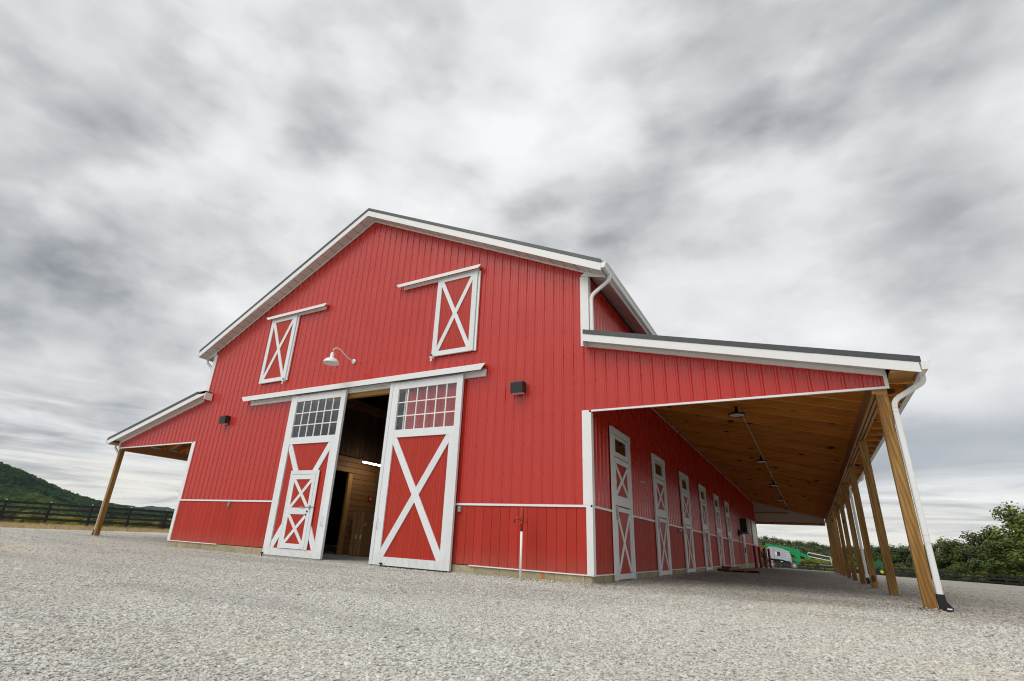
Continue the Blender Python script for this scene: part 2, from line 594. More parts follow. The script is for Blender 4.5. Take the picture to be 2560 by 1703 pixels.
leafmat('leaf_green', ((.018, .036, .005), (.070, .105, .011), (.185, .195, .022)))
leafmat('leaf_dark', ((.022, .038, .010), (.044, .068, .016), (.090, .105, .022)))
leafmat('leaf_mixed', ((.028, .042, .009), (.075, .09, .014), (.18, .125, .025)))
leafmat('leaf_yellow', ((.12, .13, .014), (.23, .23, .02), (.40, .31, .03)))
leafmat('leaf_rust', ((.06, .035, .015), (.12, .055, .025), (.17, .08, .03)))
pmat('bark', (.07, .055, .04), .9, .1, build=wear((.07, .055, .04), .3, 4))


def b_farhill(t, b):
    ge = t.new('ShaderNodeNewGeometry')
    pos = ge.outputs['Position']
    n1 = t.noise(pos, .012, 6, .7)
    c = t.ramp(n1, [(.38, (.010, .020, .012)), (.5, (.028, .050, .016)), (.62, (.070, .095, .022))])
    t.link(c, b.inputs['Base Color'])
    bump(t, b, t.noise(pos, .06, 5, .7), 1.0, 6)


pmat('hill_forest', (.03, .045, .016), .95, .05, build=b_farhill)

pmat('lift_green', (.004, .26, .075), .35, .5, build=wear((.004, .26, .075), .1, 3))
pmat('lift_grey', (.36, .38, .42), .35, .5, build=wear((.36, .38, .42), .08, 3))
pmat('tyre', (.10, .095, .085), .9, .2, build=wear((.10, .095, .085), .25, 6))
pmat('yellow_paint', (.62, .50, .02), .4, .4, build=wear((.62, .50, .02), .1, 4))
pmat('tractor_green', (.012, .10, .035), .4, .5, build=wear((.012, .10, .035), .15, 4))
pmat('bollard_red', (.20, .008, .010), .45, .4, build=wear((.20, .008, .010), .15, 4))


# ================================================================== mesh helpers
class MB:
    def __init__(s):
        s.v = []
        s.f = []

    def poly(s, pts):
        i = len(s.v)
        s.v += [tuple(p) for p in pts]
        s.f.append(tuple(range(i, i + len(pts))))

    def box(s, x0, x1, y0, y1, z0, z1):
        x0, x1 = min(x0, x1), max(x0, x1)
        y0, y1 = min(y0, y1), max(y0, y1)
        z0, z1 = min(z0, z1), max(z0, z1)
        i = len(s.v)
        s.v += [(x, y, z) for z in (z0, z1) for (x, y) in ((x0, y0), (x1, y0), (x1, y1), (x0, y1))]
        for q in ((3, 2, 1, 0), (4, 5, 6, 7), (0, 1, 5, 4), (1, 2, 6, 5), (2, 3, 7, 6), (3, 0, 4, 7)):
            s.f.append(tuple(i + a for a in q))
        return s

    def prism(s, pts, off):
        """closed prism: polygon pts (3-D, any winding), extruded by the vector off"""
        a = [Vector(p) for p in pts]
        o = Vector(off)
        nrm = Vector((0, 0, 0))
        for k in range(len(a)):
            nrm += a[k].cross(a[(k + 1) % len(a)])
        if nrm.dot(o) > 0:
            a.reverse()
        i = len(s.v)
        m = len(a)
        s.v += [tuple(p) for p in a] + [tuple(p + o) for p in a]
        s.f.append(tuple(range(i, i + m)))
        s.f.append(tuple(i + m + k for k in reversed(range(m))))
        for k in range(m):
            k2 = (k + 1) % m
            s.f.append((i + k2, i + k, i + m + k, i + m + k2))
        return s

    def bar(s, p, q, w, d, up=(0, 0, 1)):
        """rectangular bar from p to q; w across (along dir x up), d along up"""
        p, q = Vector(p), Vector(q)
        t = (q - p).normalized()
        up = Vector(up)
        a = t.cross(up)
        if a.length < 1e-4:
            a = t.cross(Vector((0, 1, 0)))
        a.normalize()
        c = a.cross(t).normalized()
        ring = [p + a * (w / 2 * i) + c * (d / 2 * j) for i, j in ((-1, -1), (1, -1), (1, 1), (-1, 1))]
        return s.prism(ring, q - p)

    def tube(s, pts, r, n=8, cap=True):
        pts = [Vector(p) for p in pts]
        rr = r if isinstance(r, (list, tuple)) else [r] * len(pts)
        rings = []
        ref = Vector((0, 0, 1))
        for k, p in enumerate(pts):
            t = (pts[min(k + 1, len(pts) - 1)] - pts[max(k - 1, 0)]).normalized()
            a = t.cross(ref)
            if a.length < .1:
                a = t.cross(Vector((1, 0, 0)))
            a.normalize()
            c = t.cross(a).normalized()
            i = len(s.v)
            for j in range(n):
                an = 2 * math.pi * j / n
                s.v.append(tuple(p + (a * math.cos(an) + c * math.sin(an)) * rr[k]))
            rings.append(i)
        for k in range(len(rings) - 1):
            for j in range(n):
                j2 = (j + 1) % n
                s.f.append((rings[k] + j, rings[k] + j2, rings[k + 1] + j2, rings[k + 1] + j))
        if cap:
            s.f.append(tuple(rings[0] + j for j in reversed(range(n))))
            s.f.append(tuple(rings[-1] + j for j in range(n)))
        return s

    def lathe(s, prof, c, n=20, axis='Z'):
        """prof: (radius, height) pairs"""
        i0 = len(s.v)
        for (r, h) in prof:
            for j in range(n):
                an = 2 * math.pi * j / n
                a, b_ = r * math.cos(an), r * math.sin(an)
                if axis == 'Z':
                    s.v.append((c[0] + a, c[1] + b_, c[2] + h))
                elif axis == 'Y':
                    s.v.append((c[0] + a, c[1] - h, c[2] + b_))
                else:
                    s.v.append((c[0] + h, c[1] + a, c[2] + b_))
        for k in range(len(prof) - 1):
            for j in range(n):
                j2 = (j + 1) % n
                s.f.append((i0 + k * n + j, i0 + k * n + j2, i0 + (k + 1) * n + j2, i0 + (k + 1) * n + j))
        return s

    def mesh(s, name, smooth=False):
        me = bpy.data.meshes.new(name)
        me.from_pydata(s.v, [], s.f)
        me.validate()
        me.update()
        if smooth:
            me.shade_smooth()
        return me

    def build(s, name, mat, parent=None, smooth=False, kind=None, loc=None):
        o = bpy.data.objects.new(name, s.mesh(name, smooth))
        o.data.materials.append(MATS[mat])
        COL.objects.link(o)
        if parent:
            o.parent = parent
        if kind:
            o['kind'] = kind
        if loc:
            o.location = loc
        return o


def thing(name, label, cat, loc=(0, 0, 0), rz=0, group=None):
    o = bpy.data.objects.new(name, None)
    o.empty_display_size = .2
    COL.objects.link(o)
    o.location = loc
    o.rotation_euler = (0, 0, rz)
    o['label'] = label
    o['category'] = cat
    if group:
        o['group'] = group
    return o


def tag(o, label, cat, group=None):
    o['label'] = label
    o['category'] = cat
    if group:
        o['group'] = group
    return o


def inst(me, name, parent, loc=(0, 0, 0), rot=None, scale=None):
    o = bpy.data.objects.new(name, me)
    COL.objects.link(o)
    if parent:
        o.parent = parent
    o.location = loc
    if rot:
        o.rotation_euler = rot
    if scale:
        o.scale = scale
    return o


def copy_tree(src, loc, rz=0, label=None, scale=None):
    kids = {}
    for o in bpy.data.objects:
        if o.parent:
            kids.setdefault(o.parent.name, []).append(o)

    def rec(o, par):
        c = o.copy()
        COL.objects.link(c)
        c.parent = par
        for k in kids.get(o.name, []):
            rec(k, c)
        return c
    r = rec(src, None)
    r.location = loc
    r.rotation_euler = (0, 0, rz)
    if scale:
        r.scale = scale
    if label:
        r['label'] = label
    return r


# ================================================================== terrain
CP = np.array([(0, 0, .18), (-13.5, 0, .145), (-6, 0, .165), (-3, 0, .17), (4.7, 0, .265), (4.7, 4.7, .225), (4.7, 8.7, .18), (4.7, 13, .14), (4.7, 17.7, .10),
               (4.7, 27, .06), (4.7, 35, .04), (0, 5, .2), (0, 12, .19), (0, 25, .15), (0, 36, .07), (-13.5, 20, .15), (-18.2, 0, .28), (-18.2, 20, .26), (-24, 0, .31),
               (-27, 7, .33), (-40, 4, .35), (-37, 13, .34), (-36, 30, .25), (3.4, -9.6, .13), (-5, -6, .13), (-20, -15, .2), (5, 44, -.05), (5, 57, -.30), (18, 50, -.34),
               (-5, 58, -.27), (12, 25, .05), (14, 5, .16), (10, -10, .12), (30, 0, .0), (35, 35, -.4), (0, -30, .1)], float)


def _phi(r):
    return np.sqrt(r * r + 4.0)


_A = _phi(np.hypot(CP[:, None, 0] - CP[None, :, 0], CP[:, None, 1] - CP[None, :, 1]))
_A += np.eye(len(CP)) * .35 * -1
_W = np.linalg.solve(_A, CP[:, 2] - .1)


def smooth(a, b, x):
    t = np.clip((x - a) / (b - a), 0, 1)
    return t * t * (3 - 2 * t)


def G(x, y):
    x = np.asarray(x, float)
    y = np.asarray(y, float)
    cx_, cy_ = np.clip(x, -48, 45), np.clip(y, -35, 66)
    z = .1 + sum(w * _phi(np.hypot(cx_ - p[0], cy_ - p[1])) for w, p in zip(_W, CP))
    z = np.clip(z, -.8, .5)
    t = y + .50 * x - 62.5                       # past the brow behind the barn
    z = z - .065 * np.clip(t, 0, 8) - .02 * np.clip(t - 8, 0, 90)
    d = np.clip(-(x - .42 * y) - 45, 0, None)    # past the fence on the left
    z = z - .03 * np.clip(d, 0, 60)
    r = np.hypot(x, y)
    far = smooth(150, 420, r)
    return z * (1 - far) + far * -7.0


def g1(x, y):
    return float(G(x, y))


def axis_pts(lo, hi, step):
    a = list(np.arange(lo, hi + 1e-6, step))
    s = step
    v = hi
    while v < 7000:
        s *= 1.35
        v += s
        a.append(v)
    s = step
    v = lo
    while v > -7000:
        s *= 1.35
        v -= s
        a.insert(0, v)
    return np.array(a)


GX, GY = axis_pts(-50, 46, 1.0), axis_pts(-36, 80, 1.0)
XX, YY = np.meshgrid(GX, GY, indexing='ij')
ZZ = G(XX, YY)


def sheet(name, mat, mask, dz):
    nx, ny = len(GX), len(GY)
    idx = np.arange(nx * ny).reshape(nx, ny)
    fs = [(int(idx[i, j]), int(idx[i + 1, j]), int(idx[i + 1, j + 1]), int(idx[i, j + 1])) for i in range(nx - 1) for j in range(ny - 1) if mask[i, j]]
    vs = np.stack([XX, YY, ZZ + dz], -1).reshape(-1, 3)
    used = sorted({k for f in fs for k in f})
    mp = {k: q for q, k in enumerate(used)}
    me = bpy.data.meshes.new(name)
    me.from_pydata([tuple(vs[k]) for k in used], [], [tuple(mp[k] for k in f) for f in fs])
    me.shade_smooth()
    me.materials.append(MATS[mat])
    o = bpy.data.objects.new(name, me)
    COL.objects.link(o)
    o['kind'] = 'structure'
    return o


xc = (GX[:-1] + GX[1:]) / 2
yc = (GY[:-1] + GY[1:]) / 2
XC, YC = np.meshgrid(xc, yc, indexing='ij')
edge = -25.6 - .12 * (YC - 2) + .5 * np.sin(YC * .7)
LOT = (XC > edge) & (XC < 45) & (YC > -35) & (YC + .50 * XC < 64.5)
sheet('ground', 'field', np.ones_like(LOT, bool), -.02)
sheet('gravel_lot', 'gravel', LOT, 0.0)

# ------------------------------------------------------------------ loose stones on the lot
def stones(name, pts, smin, smax, seed):
    me = bpy.data.meshes.new(name)
    me.from_pydata([tuple(p) for p in pts], [], [])
    me.materials.append(MATS['stone'])
    o = bpy.data.objects.new(name, me)
    COL.objects.link(o)
    o['kind'] = 'stuff'
    ng = bpy.data.node_groups.new(name, 'GeometryNodeTree')
    ng.interface.new_socket('Geometry', in_out='INPUT', socket_type='NodeSocketGeometry')
    ng.interface.new_socket('Geometry', in_out='OUTPUT', socket_type='NodeSocketGeometry')
    nn, ll = ng.nodes, ng.links
    gi, go = nn.new('NodeGroupInput'), nn.new('NodeGroupOutput')
    g2i = nn.new('GeometryNodeGeometryToInstance')
    for k in range(4):
        ico = nn.new('GeometryNodeMeshIcoSphere')
        ico.inputs['Subdivisions'].default_value = 1
        ico.inputs['Radius'].default_value = .5
        sp = nn.new('GeometryNodeSetPosition')
        rv = nn.new('FunctionNodeRandomValue')
        rv.data_type = 'FLOAT_VECTOR'
        rv.inputs[0].default_value = (-.17, -.17, -.17)
        rv.inputs[1].default_value = (.17, .17, .17)
        rv.inputs['Seed'].default_value = seed * 10 + k
        ll.new(ico.outputs[0], sp.inputs[0])
        ll.new(rv.outputs[0], sp.inputs['Offset'])
        ll.new(sp.outputs[0], g2i.inputs[0])
    iop = nn.new('GeometryNodeInstanceOnPoints')
    ll.new(gi.outputs[0], iop.inputs['Points'])
    ll.new(g2i.outputs[0], iop.inputs['Instance'])
    iop.inputs['Pick Instance'].default_value = True
    rr = nn.new('FunctionNodeRandomValue')
    rr.data_type = 'FLOAT_VECTOR'
    rr.inputs[0].default_value = (-.35, -.35, 0)
    rr.inputs[1].default_value = (.35, .35, 6.28)
    rr.inputs['Seed'].default_value = seed + 1
    rs = nn.new('FunctionNodeRandomValue')
    rs.data_type = 'FLOAT_VECTOR'
    rs.inputs[0].default_value = (smin, smin, smin * .5)
    rs.inputs[1].default_value = (smax, smax, smax * .55)
    rs.inputs['Seed'].default_value = seed + 2
    ll.new(rr.outputs[0], iop.inputs['Rotation'])
    ll.new(rs.outputs[0], iop.inputs['Scale'])
    sm = nn.new('GeometryNodeSetMaterial')
    sm.inputs['Material'].default_value = MATS['stone']
    ll.new(iop.outputs[0], sm.inputs[0])
    ll.new(sm.outputs[0], go.inputs[0])
    md = o.modifiers.new('scatter', 'NODES')
    md.node_group = ng
    return o


def sector(rmin, rmax, dens, a0=-82, a1=24):
    area = math.radians(a1 - a0) / 2 * (rmax ** 2 - rmin ** 2)
    k = int(area * dens)
    r = np.sqrt(rng.random(k) * (rmax ** 2 - rmin ** 2) + rmin ** 2)
    a = np.radians(a0 + rng.random(k) * (a1 - a0))
    x, y = CAM[0] + r * np.sin(a), CAM[1] + r * np.cos(a)
    ok = ~((y > -.03) & (x > -13.6) & (x < .03)) & (x > -24)
    x, y = x[ok], y[ok]
    return np.stack([x, y, G(x, y)], -1)


p_near = sector(2.2, 7.0, 2600, -105, 50)
p_near[:, 2] += .002
stones('gravel_stones', p_near, .008, .028, 3)
p_mid = sector(7.0, 14, 650)
p_mid[:, 2] += .003
stones('gravel_stones', p_mid, .011, .033, 5)
p_far = sector(14, 30, 60)
p_far[:, 2] += .004
stones('gravel_stones', p_far, .016, .042, 8)
p_big = sector(2.5, 20, 5)
p_big[:, 2] += .006
stones('gravel_stones', p_big, .03, .055, 12)

# stones heaped against the footings and round the post feet
q_ = []
for k in range(5200):
    x = random.uniform(-13.6, 0.2)
    if -8.8 < x < -3.0 and random.random() < .8:
        continue
    d = abs(random.gauss(0, .11))
    q_.append((x, -.03 - d, g1(x, -d) + max(0, .035 - d * .22) * random.random()))
for k in range(4200):
    y = random.uniform(-.2, 22)
    d = abs(random.gauss(0, .10))
    q_.append((.03 + d, y, g1(d, y) + max(0, .03 - d * .22) * random.random()))
for px_, n_ in ((4.69, 10), (-18.19, 1)):
    for i_ in range(n_):
        for k in range(190):
            a_ = random.uniform(0, 6.283)
            d = .08 + abs(random.gauss(0, .09))
            x, y = px_ + math.cos(a_) * d * 1.2, .07 + 3.905 * i_ + math.sin(a_) * d * 1.2
            q_.append((x, y, g1(x, y) + max(0, .04 - (d - .08) * .3) * random.random()))
stones('gravel_stones', np.array(q_), .014, .040, 21)

# ================================================================== the barn
BW = 13.505                       # width of the gable wall
BX = -BW / 2                      # ridge
BL_ = 36.7                        # length
RIB0, RIBS = .12, .2286           # phase and pitch of the ribs
barn = thing('barn', 'red metal-sided barn with white trim and lean-to roofs on both sides', 'barn')


def soff(x):                      # underside of the rake soffit
    return 9.825 - .5 * abs(x - BX)


def rtop(x):
    return 10.085 - .5 * abs(x - BX)


def lean(x):                      # top of a lean-to roof, either side
    dx = x if x > BX else -BW - x
    return 4.963 - .2486 * dx


def profile(xa, xb):
    pts = [(xa, 0.0)]
    k0 = math.floor((xa - RIB0) / RIBS) - 1
    k1 = math.ceil((xb - RIB0) / RIBS) + 1
    for k in range(k0, k1 + 1):
        r = RIB0 + k * RIBS
        for dx, h in ((-.030, 0), (-.012, .019), (.012, .019), (.030, 0), (.064, 0), (.076, .0045), (.088, 0), (.140, 0), (.152, .0045), (.164, 0)):
            if xa + .001 < r + dx < xb - .001:
                pts.append((r + dx, h))
    pts.append((xb, 0.0))
    return pts


def metal_panels(name, xa, xb, zb, zt, place, parent, breaks=()):
    """ribbed sheets, one object each, between xa and xb; place(x, h, z) -> world"""
    seams = [xa]
    k = math.ceil((xa - RIB0) / (RIBS * 4))
    while RIB0 + k * RIBS * 4 + .035 < xb - .05:
        s_ = RIB0 + k * RIBS * 4 + .035
        if s_ > xa + .05:
            seams.append(s_)
        k += 1
    seams.append(xb)
    for a, b in zip(seams, seams[1:]):
        pr = profile(a, b)
        for q in breaks:
            if a < q < b:
                pr = sorted(pr + [(q, 0.0)])
        m = MB()
        for (x0, h0), (x1, h1) in zip(pr, pr[1:]):
            m.poly([place(x0, h0, zb(x0)), place(x1, h1, zb(x1)), place(x1, h1, zt(x1)), place(x0, h0, zt(x0))])
        m.poly([place(b, 0, zb(b)), place(b, -.008, zb(b)), place(b, -.008, zt(b)), place(b, 0, zt(b))])
        m.build(name, 'red_metal', parent)


def front(x, h, z):
    return (x, -.004 - h, z)


DOOR_L, DOOR_R, DOOR_T = -8.75, -4.75, 4.36
BELT = 1.53
c_ = lambda q: (lambda x: q)
metal_panels('siding_panel', -BW, DOOR_L, c_(BELT), lambda x: soff(x), front, barn)
metal_panels('siding_panel', DOOR_L, DOOR_R, c_(DOOR_T), lambda x: soff(x), front, barn, (BX,))
metal_panels('siding_panel', DOOR_R, 0, c_(BELT), lambda x: soff(x), front, barn)
fr_b = lambda x: lean(x) - .268
metal_panels('siding_panel', .0, 4.75, c_(3.345), fr_b, front, barn)
metal_panels('siding_panel', -BW - 4.75, -BW, c_(3.345), fr_b, front, barn)
metal_panels('siding_panel', .0, BL_, c_(BELT), c_(6.40), lambda x, h, z: (.004 + h, x, z), barn)
metal_panels('siding_panel', .0, BL_, c_(BELT), c_(6.40), lambda x, h, z: (-BW - .004 - h, BL_ - x, z), barn)

# solid walls behind the sheets
wl = MB()
wl.prism([(-BW, .002, .34), (DOOR_L, .002, .34), (DOOR_L, .002, soff(DOOR_L)), (-BW, .002, soff(-BW))], (0, .14, 0))
wl.prism([(DOOR_R, .002, .34), (0, .002, .34), (0, .002, soff(0)), (DOOR_R, .002, soff(DOOR_R))], (0, .14, 0))
wl.prism([(DOOR_L, .002, DOOR_T), (DOOR_R, .002, DOOR_T), (DOOR_R, .002, soff(DOOR_R)), (BX, .002, soff(BX)), (DOOR_L, .002, soff(DOOR_L))], (0, .14, 0))
wl.build('front_wall', 'dark_wood', barn)
wl = MB().box(-.12, .001, .142, BL_ - .14, .34, 6.40)
wl.box(-BW - .001, -BW + .12, .142, BL_ - .14, .34, 6.40)
wl.prism([(-BW, BL_ - .14, .34), (0, BL_ - .14, .34), (0, BL_ - .14, soff(0)), (BX, BL_ - .14, soff(BX)), (-BW, BL_ - .14, soff(-BW))], (0, .14, 0))
wl.build('back_wall', 'dark_wood', barn)

# screw heads along the ribs
sc = MB()


def screw(x, y, z, nx, ny):
    r = .010
    if ny:
        sc.lathe([(r, .004), (r * .6, .009), (0.0005, .010)], (x, y, z), 6, 'Y')
    else:
        sc.lathe([(r, .004), (r * .6, .009), (0.0005, .010)], (x, y, z), 6, 'X')


k = 0
for k in range(-62, 24):
    x = RIB0 + k * RIBS + .042
    zz = [1.60, 2.16, 2.76, 3.31, 3.95, 4.56, 5.16, 5.77, 6.38, 6.99, 7.60, 8.21, 8.82, 9.4]
    for z in zz:
        if -BW < x < 0:
            if z > soff(x) - .1 or (DOOR_L < x < DOOR_R and z < DOOR_T + .1):
                continue
        elif (0 < x < 4.7) or (-BW - 4.7 < x < -BW):
            if z < 3.4 or z > fr_b(x) - .04:
                continue
        else:
            continue
        screw(x, -.004, z, 0, 1)
sc.build('screw_head', 'rust_pump', barn, kind='stuff')

# wainscot boards
bd = MB().box(0, .1962, -.016, 0, 0, 1.145).mesh('board')
bd.materials.append(MATS['red_wood'])
k = 0
x = -BW
while x < -.02:
    if not (DOOR_L - .1 < x + .1 < DOOR_R + .1):
        w_ = min(.1962, 0 - x - .002)
        inst(bd, 'wainscot_board', barn, (x, 0, .352), None, (w_ / .1962, 1, 1))
    x += .2034
bds = MB().box(0, .016, 0, .1962, 0, 1.145).mesh('board_side')
bds.materials.append(MATS['red_wood'])
y = .0
while y < BL_ - .1:
    inst(bds, 'wainscot_board', barn, (0, y, .352))
    y += .2034
MB().box(-BW - .016, -BW - .001, 0, BL_, .352, 1.5).build('wainscot_panel', 'red_wood', barn)

# foundation
fb = MB().box(0, .575, -.018, .2, -.35, .335).mesh('foundation_block')
fb.materials.append(MATS['block'])
x = -BW
while x < -.02:
    w_ = min(.575, 0 - x)
    if not (DOOR_L + .2 < x + .3 < DOOR_R - .2):
        inst(fb, 'foundation_block', barn, (x, 0, 0), None, (w_ / .575, 1, 1))
    x += .581
fb2 = MB().box(-.2, .018, 0, .59, -.35, .335).mesh('foundation_block')
fb2.materials.append(MATS['block'])
y = .0
while y < BL_ - .1:
    inst(fb2, 'foundation_block', barn, (0, y, 0))
    y += .596
MB().box(-BW - .018, -BW + .2, .205, BL_, -.35, .335).build('foundation_wall', 'block', barn)
MB().box(-.99, -.925, -.0195, -.0185, .17, .33).build('paint_mark', 'orange_paint', barn)

# white trim: belt, sills, corners
def trim(name, *b):
    return MB().box(*b).build(name, 'white_trim', barn)


trim('belt_trim', -BW, DOOR_L, -.036, -.0165, BELT - .03, BELT + .012)
trim('belt_trim', DOOR_R, -.001, -.036, -.0165, BELT - .03, BELT + .012)
trim('belt_trim', .0165, .036, .001, BL_, BELT - .03, BELT + .012)
trim('sill_trim', -BW, -11.04, -.045, .0, .330, .350)
trim('sill_trim', -2.59, .0, -.045, .0, .330, .350)
trim('sill_trim', .001, .045, -.045, BL_, .330, .350)
m = MB().box(-.085, .001, -.040, -.003, .352, BELT - .031).box(.0015, .040, -.040, .087, .352, BELT - .031)
m.build('corner_trim', 'white_trim', barn)
m = MB().box(-.142, .001, -.040, -.003, BELT + .013, 3.345).box(.0015, .045, -.040, .087, BELT + .013, 3.300)
m.build('corner_trim', 'white_trim', barn)
m = MB().box(-.142, .001, -.040, -.003, 4.72, 6.36).box(.0015, .040, -.040, .12, 4.98, 6.36)
m.build('corner_trim', 'white_trim', barn)
m = MB().box(-BW - .001, -BW + .10, -.040, -.003, .352, BELT - .031).box(-BW - .040, -BW - .0015, -.040, .087, .352, BELT - .031)
m.build('corner_trim', 'white_trim', barn)
m = MB().box(-BW - .001, -BW + .14, -.040, -.003, BELT + .013, 3.345).box(-BW - .045, -BW - .0015, -.040, .087, BELT + .013, 3.300)
m.build('corner_trim', 'white_trim', barn)
m = MB().box(-BW - .001, -BW + .14, -.040, -.003, 4.98, 6.34).box(-BW - .040, -BW - .0015, -.040, .12, 4.98, 6.34)
m.build('corner_trim', 'white_trim', barn)
MB().box(0.02, .05, BL_ - .0, BL_ + .05, .3, 4.6).build('corner_trim', 'white_trim', barn)
# gable bottom trims of the lean-tos
trim('gable_trim', .045, 4.80, -.038, -.003, 3.310, 3.345)
trim('gable_trim', 4.752, 4.80, -.037, -.004, 3.346, lean(4.78) - .19)
trim('gable_trim', -BW - 4.80, -BW - .045, -.038, -.003, 3.310, 3.345)
trim('gable_trim', -BW - 4.80, -BW - 4.752, -.037, -.004, 3.346, lean(4.78) - .19)

# ------------------------------------------------------------------ main roof
OH = -.36                                  # how far the rake stands out in front
YB = BL_ + .36
for sgn in (1, -1):
    e = BX + sgn * 7.21
    m = MB().prism([(BX, OH, rtop(BX)), (e, OH, rtop(e)), (e, OH, rtop(e) - .06), (BX, OH, rtop(BX) - .06)], (0, YB - OH, 0))
    # edge flashing and standing ribs
    m.prism([(BX, OH - .012, rtop(BX) + .012), (e, OH - .012, rtop(e) + .012), (e, OH - .012, rtop(e) - .075), (BX, OH - .012, rtop(BX) - .075)], (0, .011, 0))
    for q in range(41):
        yy = OH + .05 + q * .9144
        m.prism([(BX, yy, rtop(BX) + .018), (e, yy, rtop(e) + .018), (e, yy, rtop(e) + .001), (BX, yy, rtop(BX) + .001)], (0, .025, 0))
    m.build('roof', 'roof_metal', barn)
    # rake fascia board, two overlapping lengths
    mid = BX + sgn * 3.9
    a_, b_ = sorted((BX, mid)), sorted((mid, e - sgn * .02))
    for (xa, xb), d in ((a_, 0), (b_, .003)):
        MB().prism([(xa, OH - d, rtop(xa) - .078), (xb, OH - d, rtop(xb) - .078), (xb, OH - d, soff(xb)), (xa, OH - d, soff(xa))], (0, .02, 0)).build('fascia_board', 'white_trim', barn)
    # soffit panels under the rake
    pitch = .30
    for q in range(24):
        xa = BX + sgn * q * pitch
        xb = BX + sgn * ((q + 1) * pitch - .018)
        xa, xb = sorted((xa, xb))
        MB().prism([(xa, OH + .022, soff(xa) + .004), (xb, OH + .022, soff(xb) + .004), (xb, OH + .022, soff(xb) + .016), (xa, OH + .022, soff(xa) + .016)], (0, .33, 0)).build('soffit_panel', 'soffit', barn)
    m = MB().prism([(BX, OH + .02, soff(BX) + .018), (e, OH + .02, soff(e) + .018), (e, OH + .02, soff(e) + .024), (BX, OH + .02, soff(BX) + .024)], (0, .36, 0))
    m.build('soffit_backing', 'brown_trim', barn)
    xa, xb = sorted((BX + sgn * .0, BX + sgn * 6.75))
    MB().prism([(xa, -.045, soff(xa) - .028), (xb, -.045, soff(xb) - .028), (xb, -.045, soff(xb) + .003), (xa, -.045, soff(xa) + .003)], (0, .02, 0)).build('soffit_channel', 'white_trim', barn)
# roof deck closes the barn
m = MB()
for sgn in (1, -1):
    e = BX + sgn * 7.15
    m.prism([(BX, .001, soff(BX) + .03), (e, .001, soff(e) + .03), (e, .001, rtop(e) - .062), (BX, .001, rtop(BX) - .062)], (0, BL_ - .002, 0))
m.build('roof_deck', 'dark_wood', barn)
# eaves: soffit following the slope, fascia, gutter
for sgn in (1, -1):
    w0 = 0 if sgn == 1 else -BW
    f0 = w0 + sgn * .42
    y = OH + .30
    q = 0
    while y < 9:
        m = MB().prism([(w0 + sgn * .004, y, soff(w0)), (f0, y, soff(f0)), (f0, y, soff(f0) + .012), (w0 + sgn * .004, y, soff(w0) + .012)], (0, .29, 0))
        m.build('soffit_panel', 'soffit', barn)
        y += .30
    MB().prism([(w0 + sgn * .004, y, soff(w0)), (f0, y, soff(f0)), (f0, y, soff(f0) + .012), (w0 + sgn * .004, y, soff(w0) + .012)], (0, YB - y, 0)).build('soffit_panel', 'soffit', barn)
    MB().prism([(w0 + sgn * .002, OH + .30, soff(w0) + .014), (f0, OH + .30, soff(f0) + .014), (f0, OH + .30, soff(f0) + .02), (w0 + sgn * .002, OH + .30, soff(w0) + .02)], (0, YB - OH - .3, 0)).build('soffit_backing', 'brown_trim', barn)
    MB().box(f0, f0 + sgn * .02, OH + .022, YB, soff(f0) - .012, rtop(f0) - .08).build('eave_fascia', 'white_trim', barn)
    # boxed return at the front corner
    MB().prism([(w0 + sgn * .004, OH + .30, soff(w0) - .0), (f0, OH + .30, soff(f0) - .0), (f0, OH + .30, soff(f0) - .02), (w0 - sgn * .12, OH + .30, soff(f0) + .13)], (0, .012, 0)).build('eave_return', 'white_trim', barn)

    def gutter(name, x, z, ya, yb, s, w=.125, h=.12):
        m = MB()
        prof = [(0, h), (0, 0), (w * .62, 0), (w * .80, h * .42), (w * .82, h * .62), (w, h * .86), (w, h)]
        t_ = .004
        inner = [(a, b) for a, b in reversed(prof)]
        for (a0, b0), (a1, b1) in zip(prof, prof[1:]):
            m.poly([(x + s * a0, ya, z + b0), (x + s * a1, ya, z + b1), (x + s * a1, yb, z + b1), (x + s * a0, yb, z + b0)])
        m.box(x + s * (w - .012), x + s * (w + .004), ya, yb, z + h - .002, z + h + .010)
        for ye in (ya, yb):
            m.prism([(x + s * a, ye, z + b) for a, b in prof], (0, .004, 0))
        return m.build(name, 'white_trim', barn)
    gutter('gutter', f0 + sgn * .022, rtop(f0) - .215, OH - .01, YB, sgn)

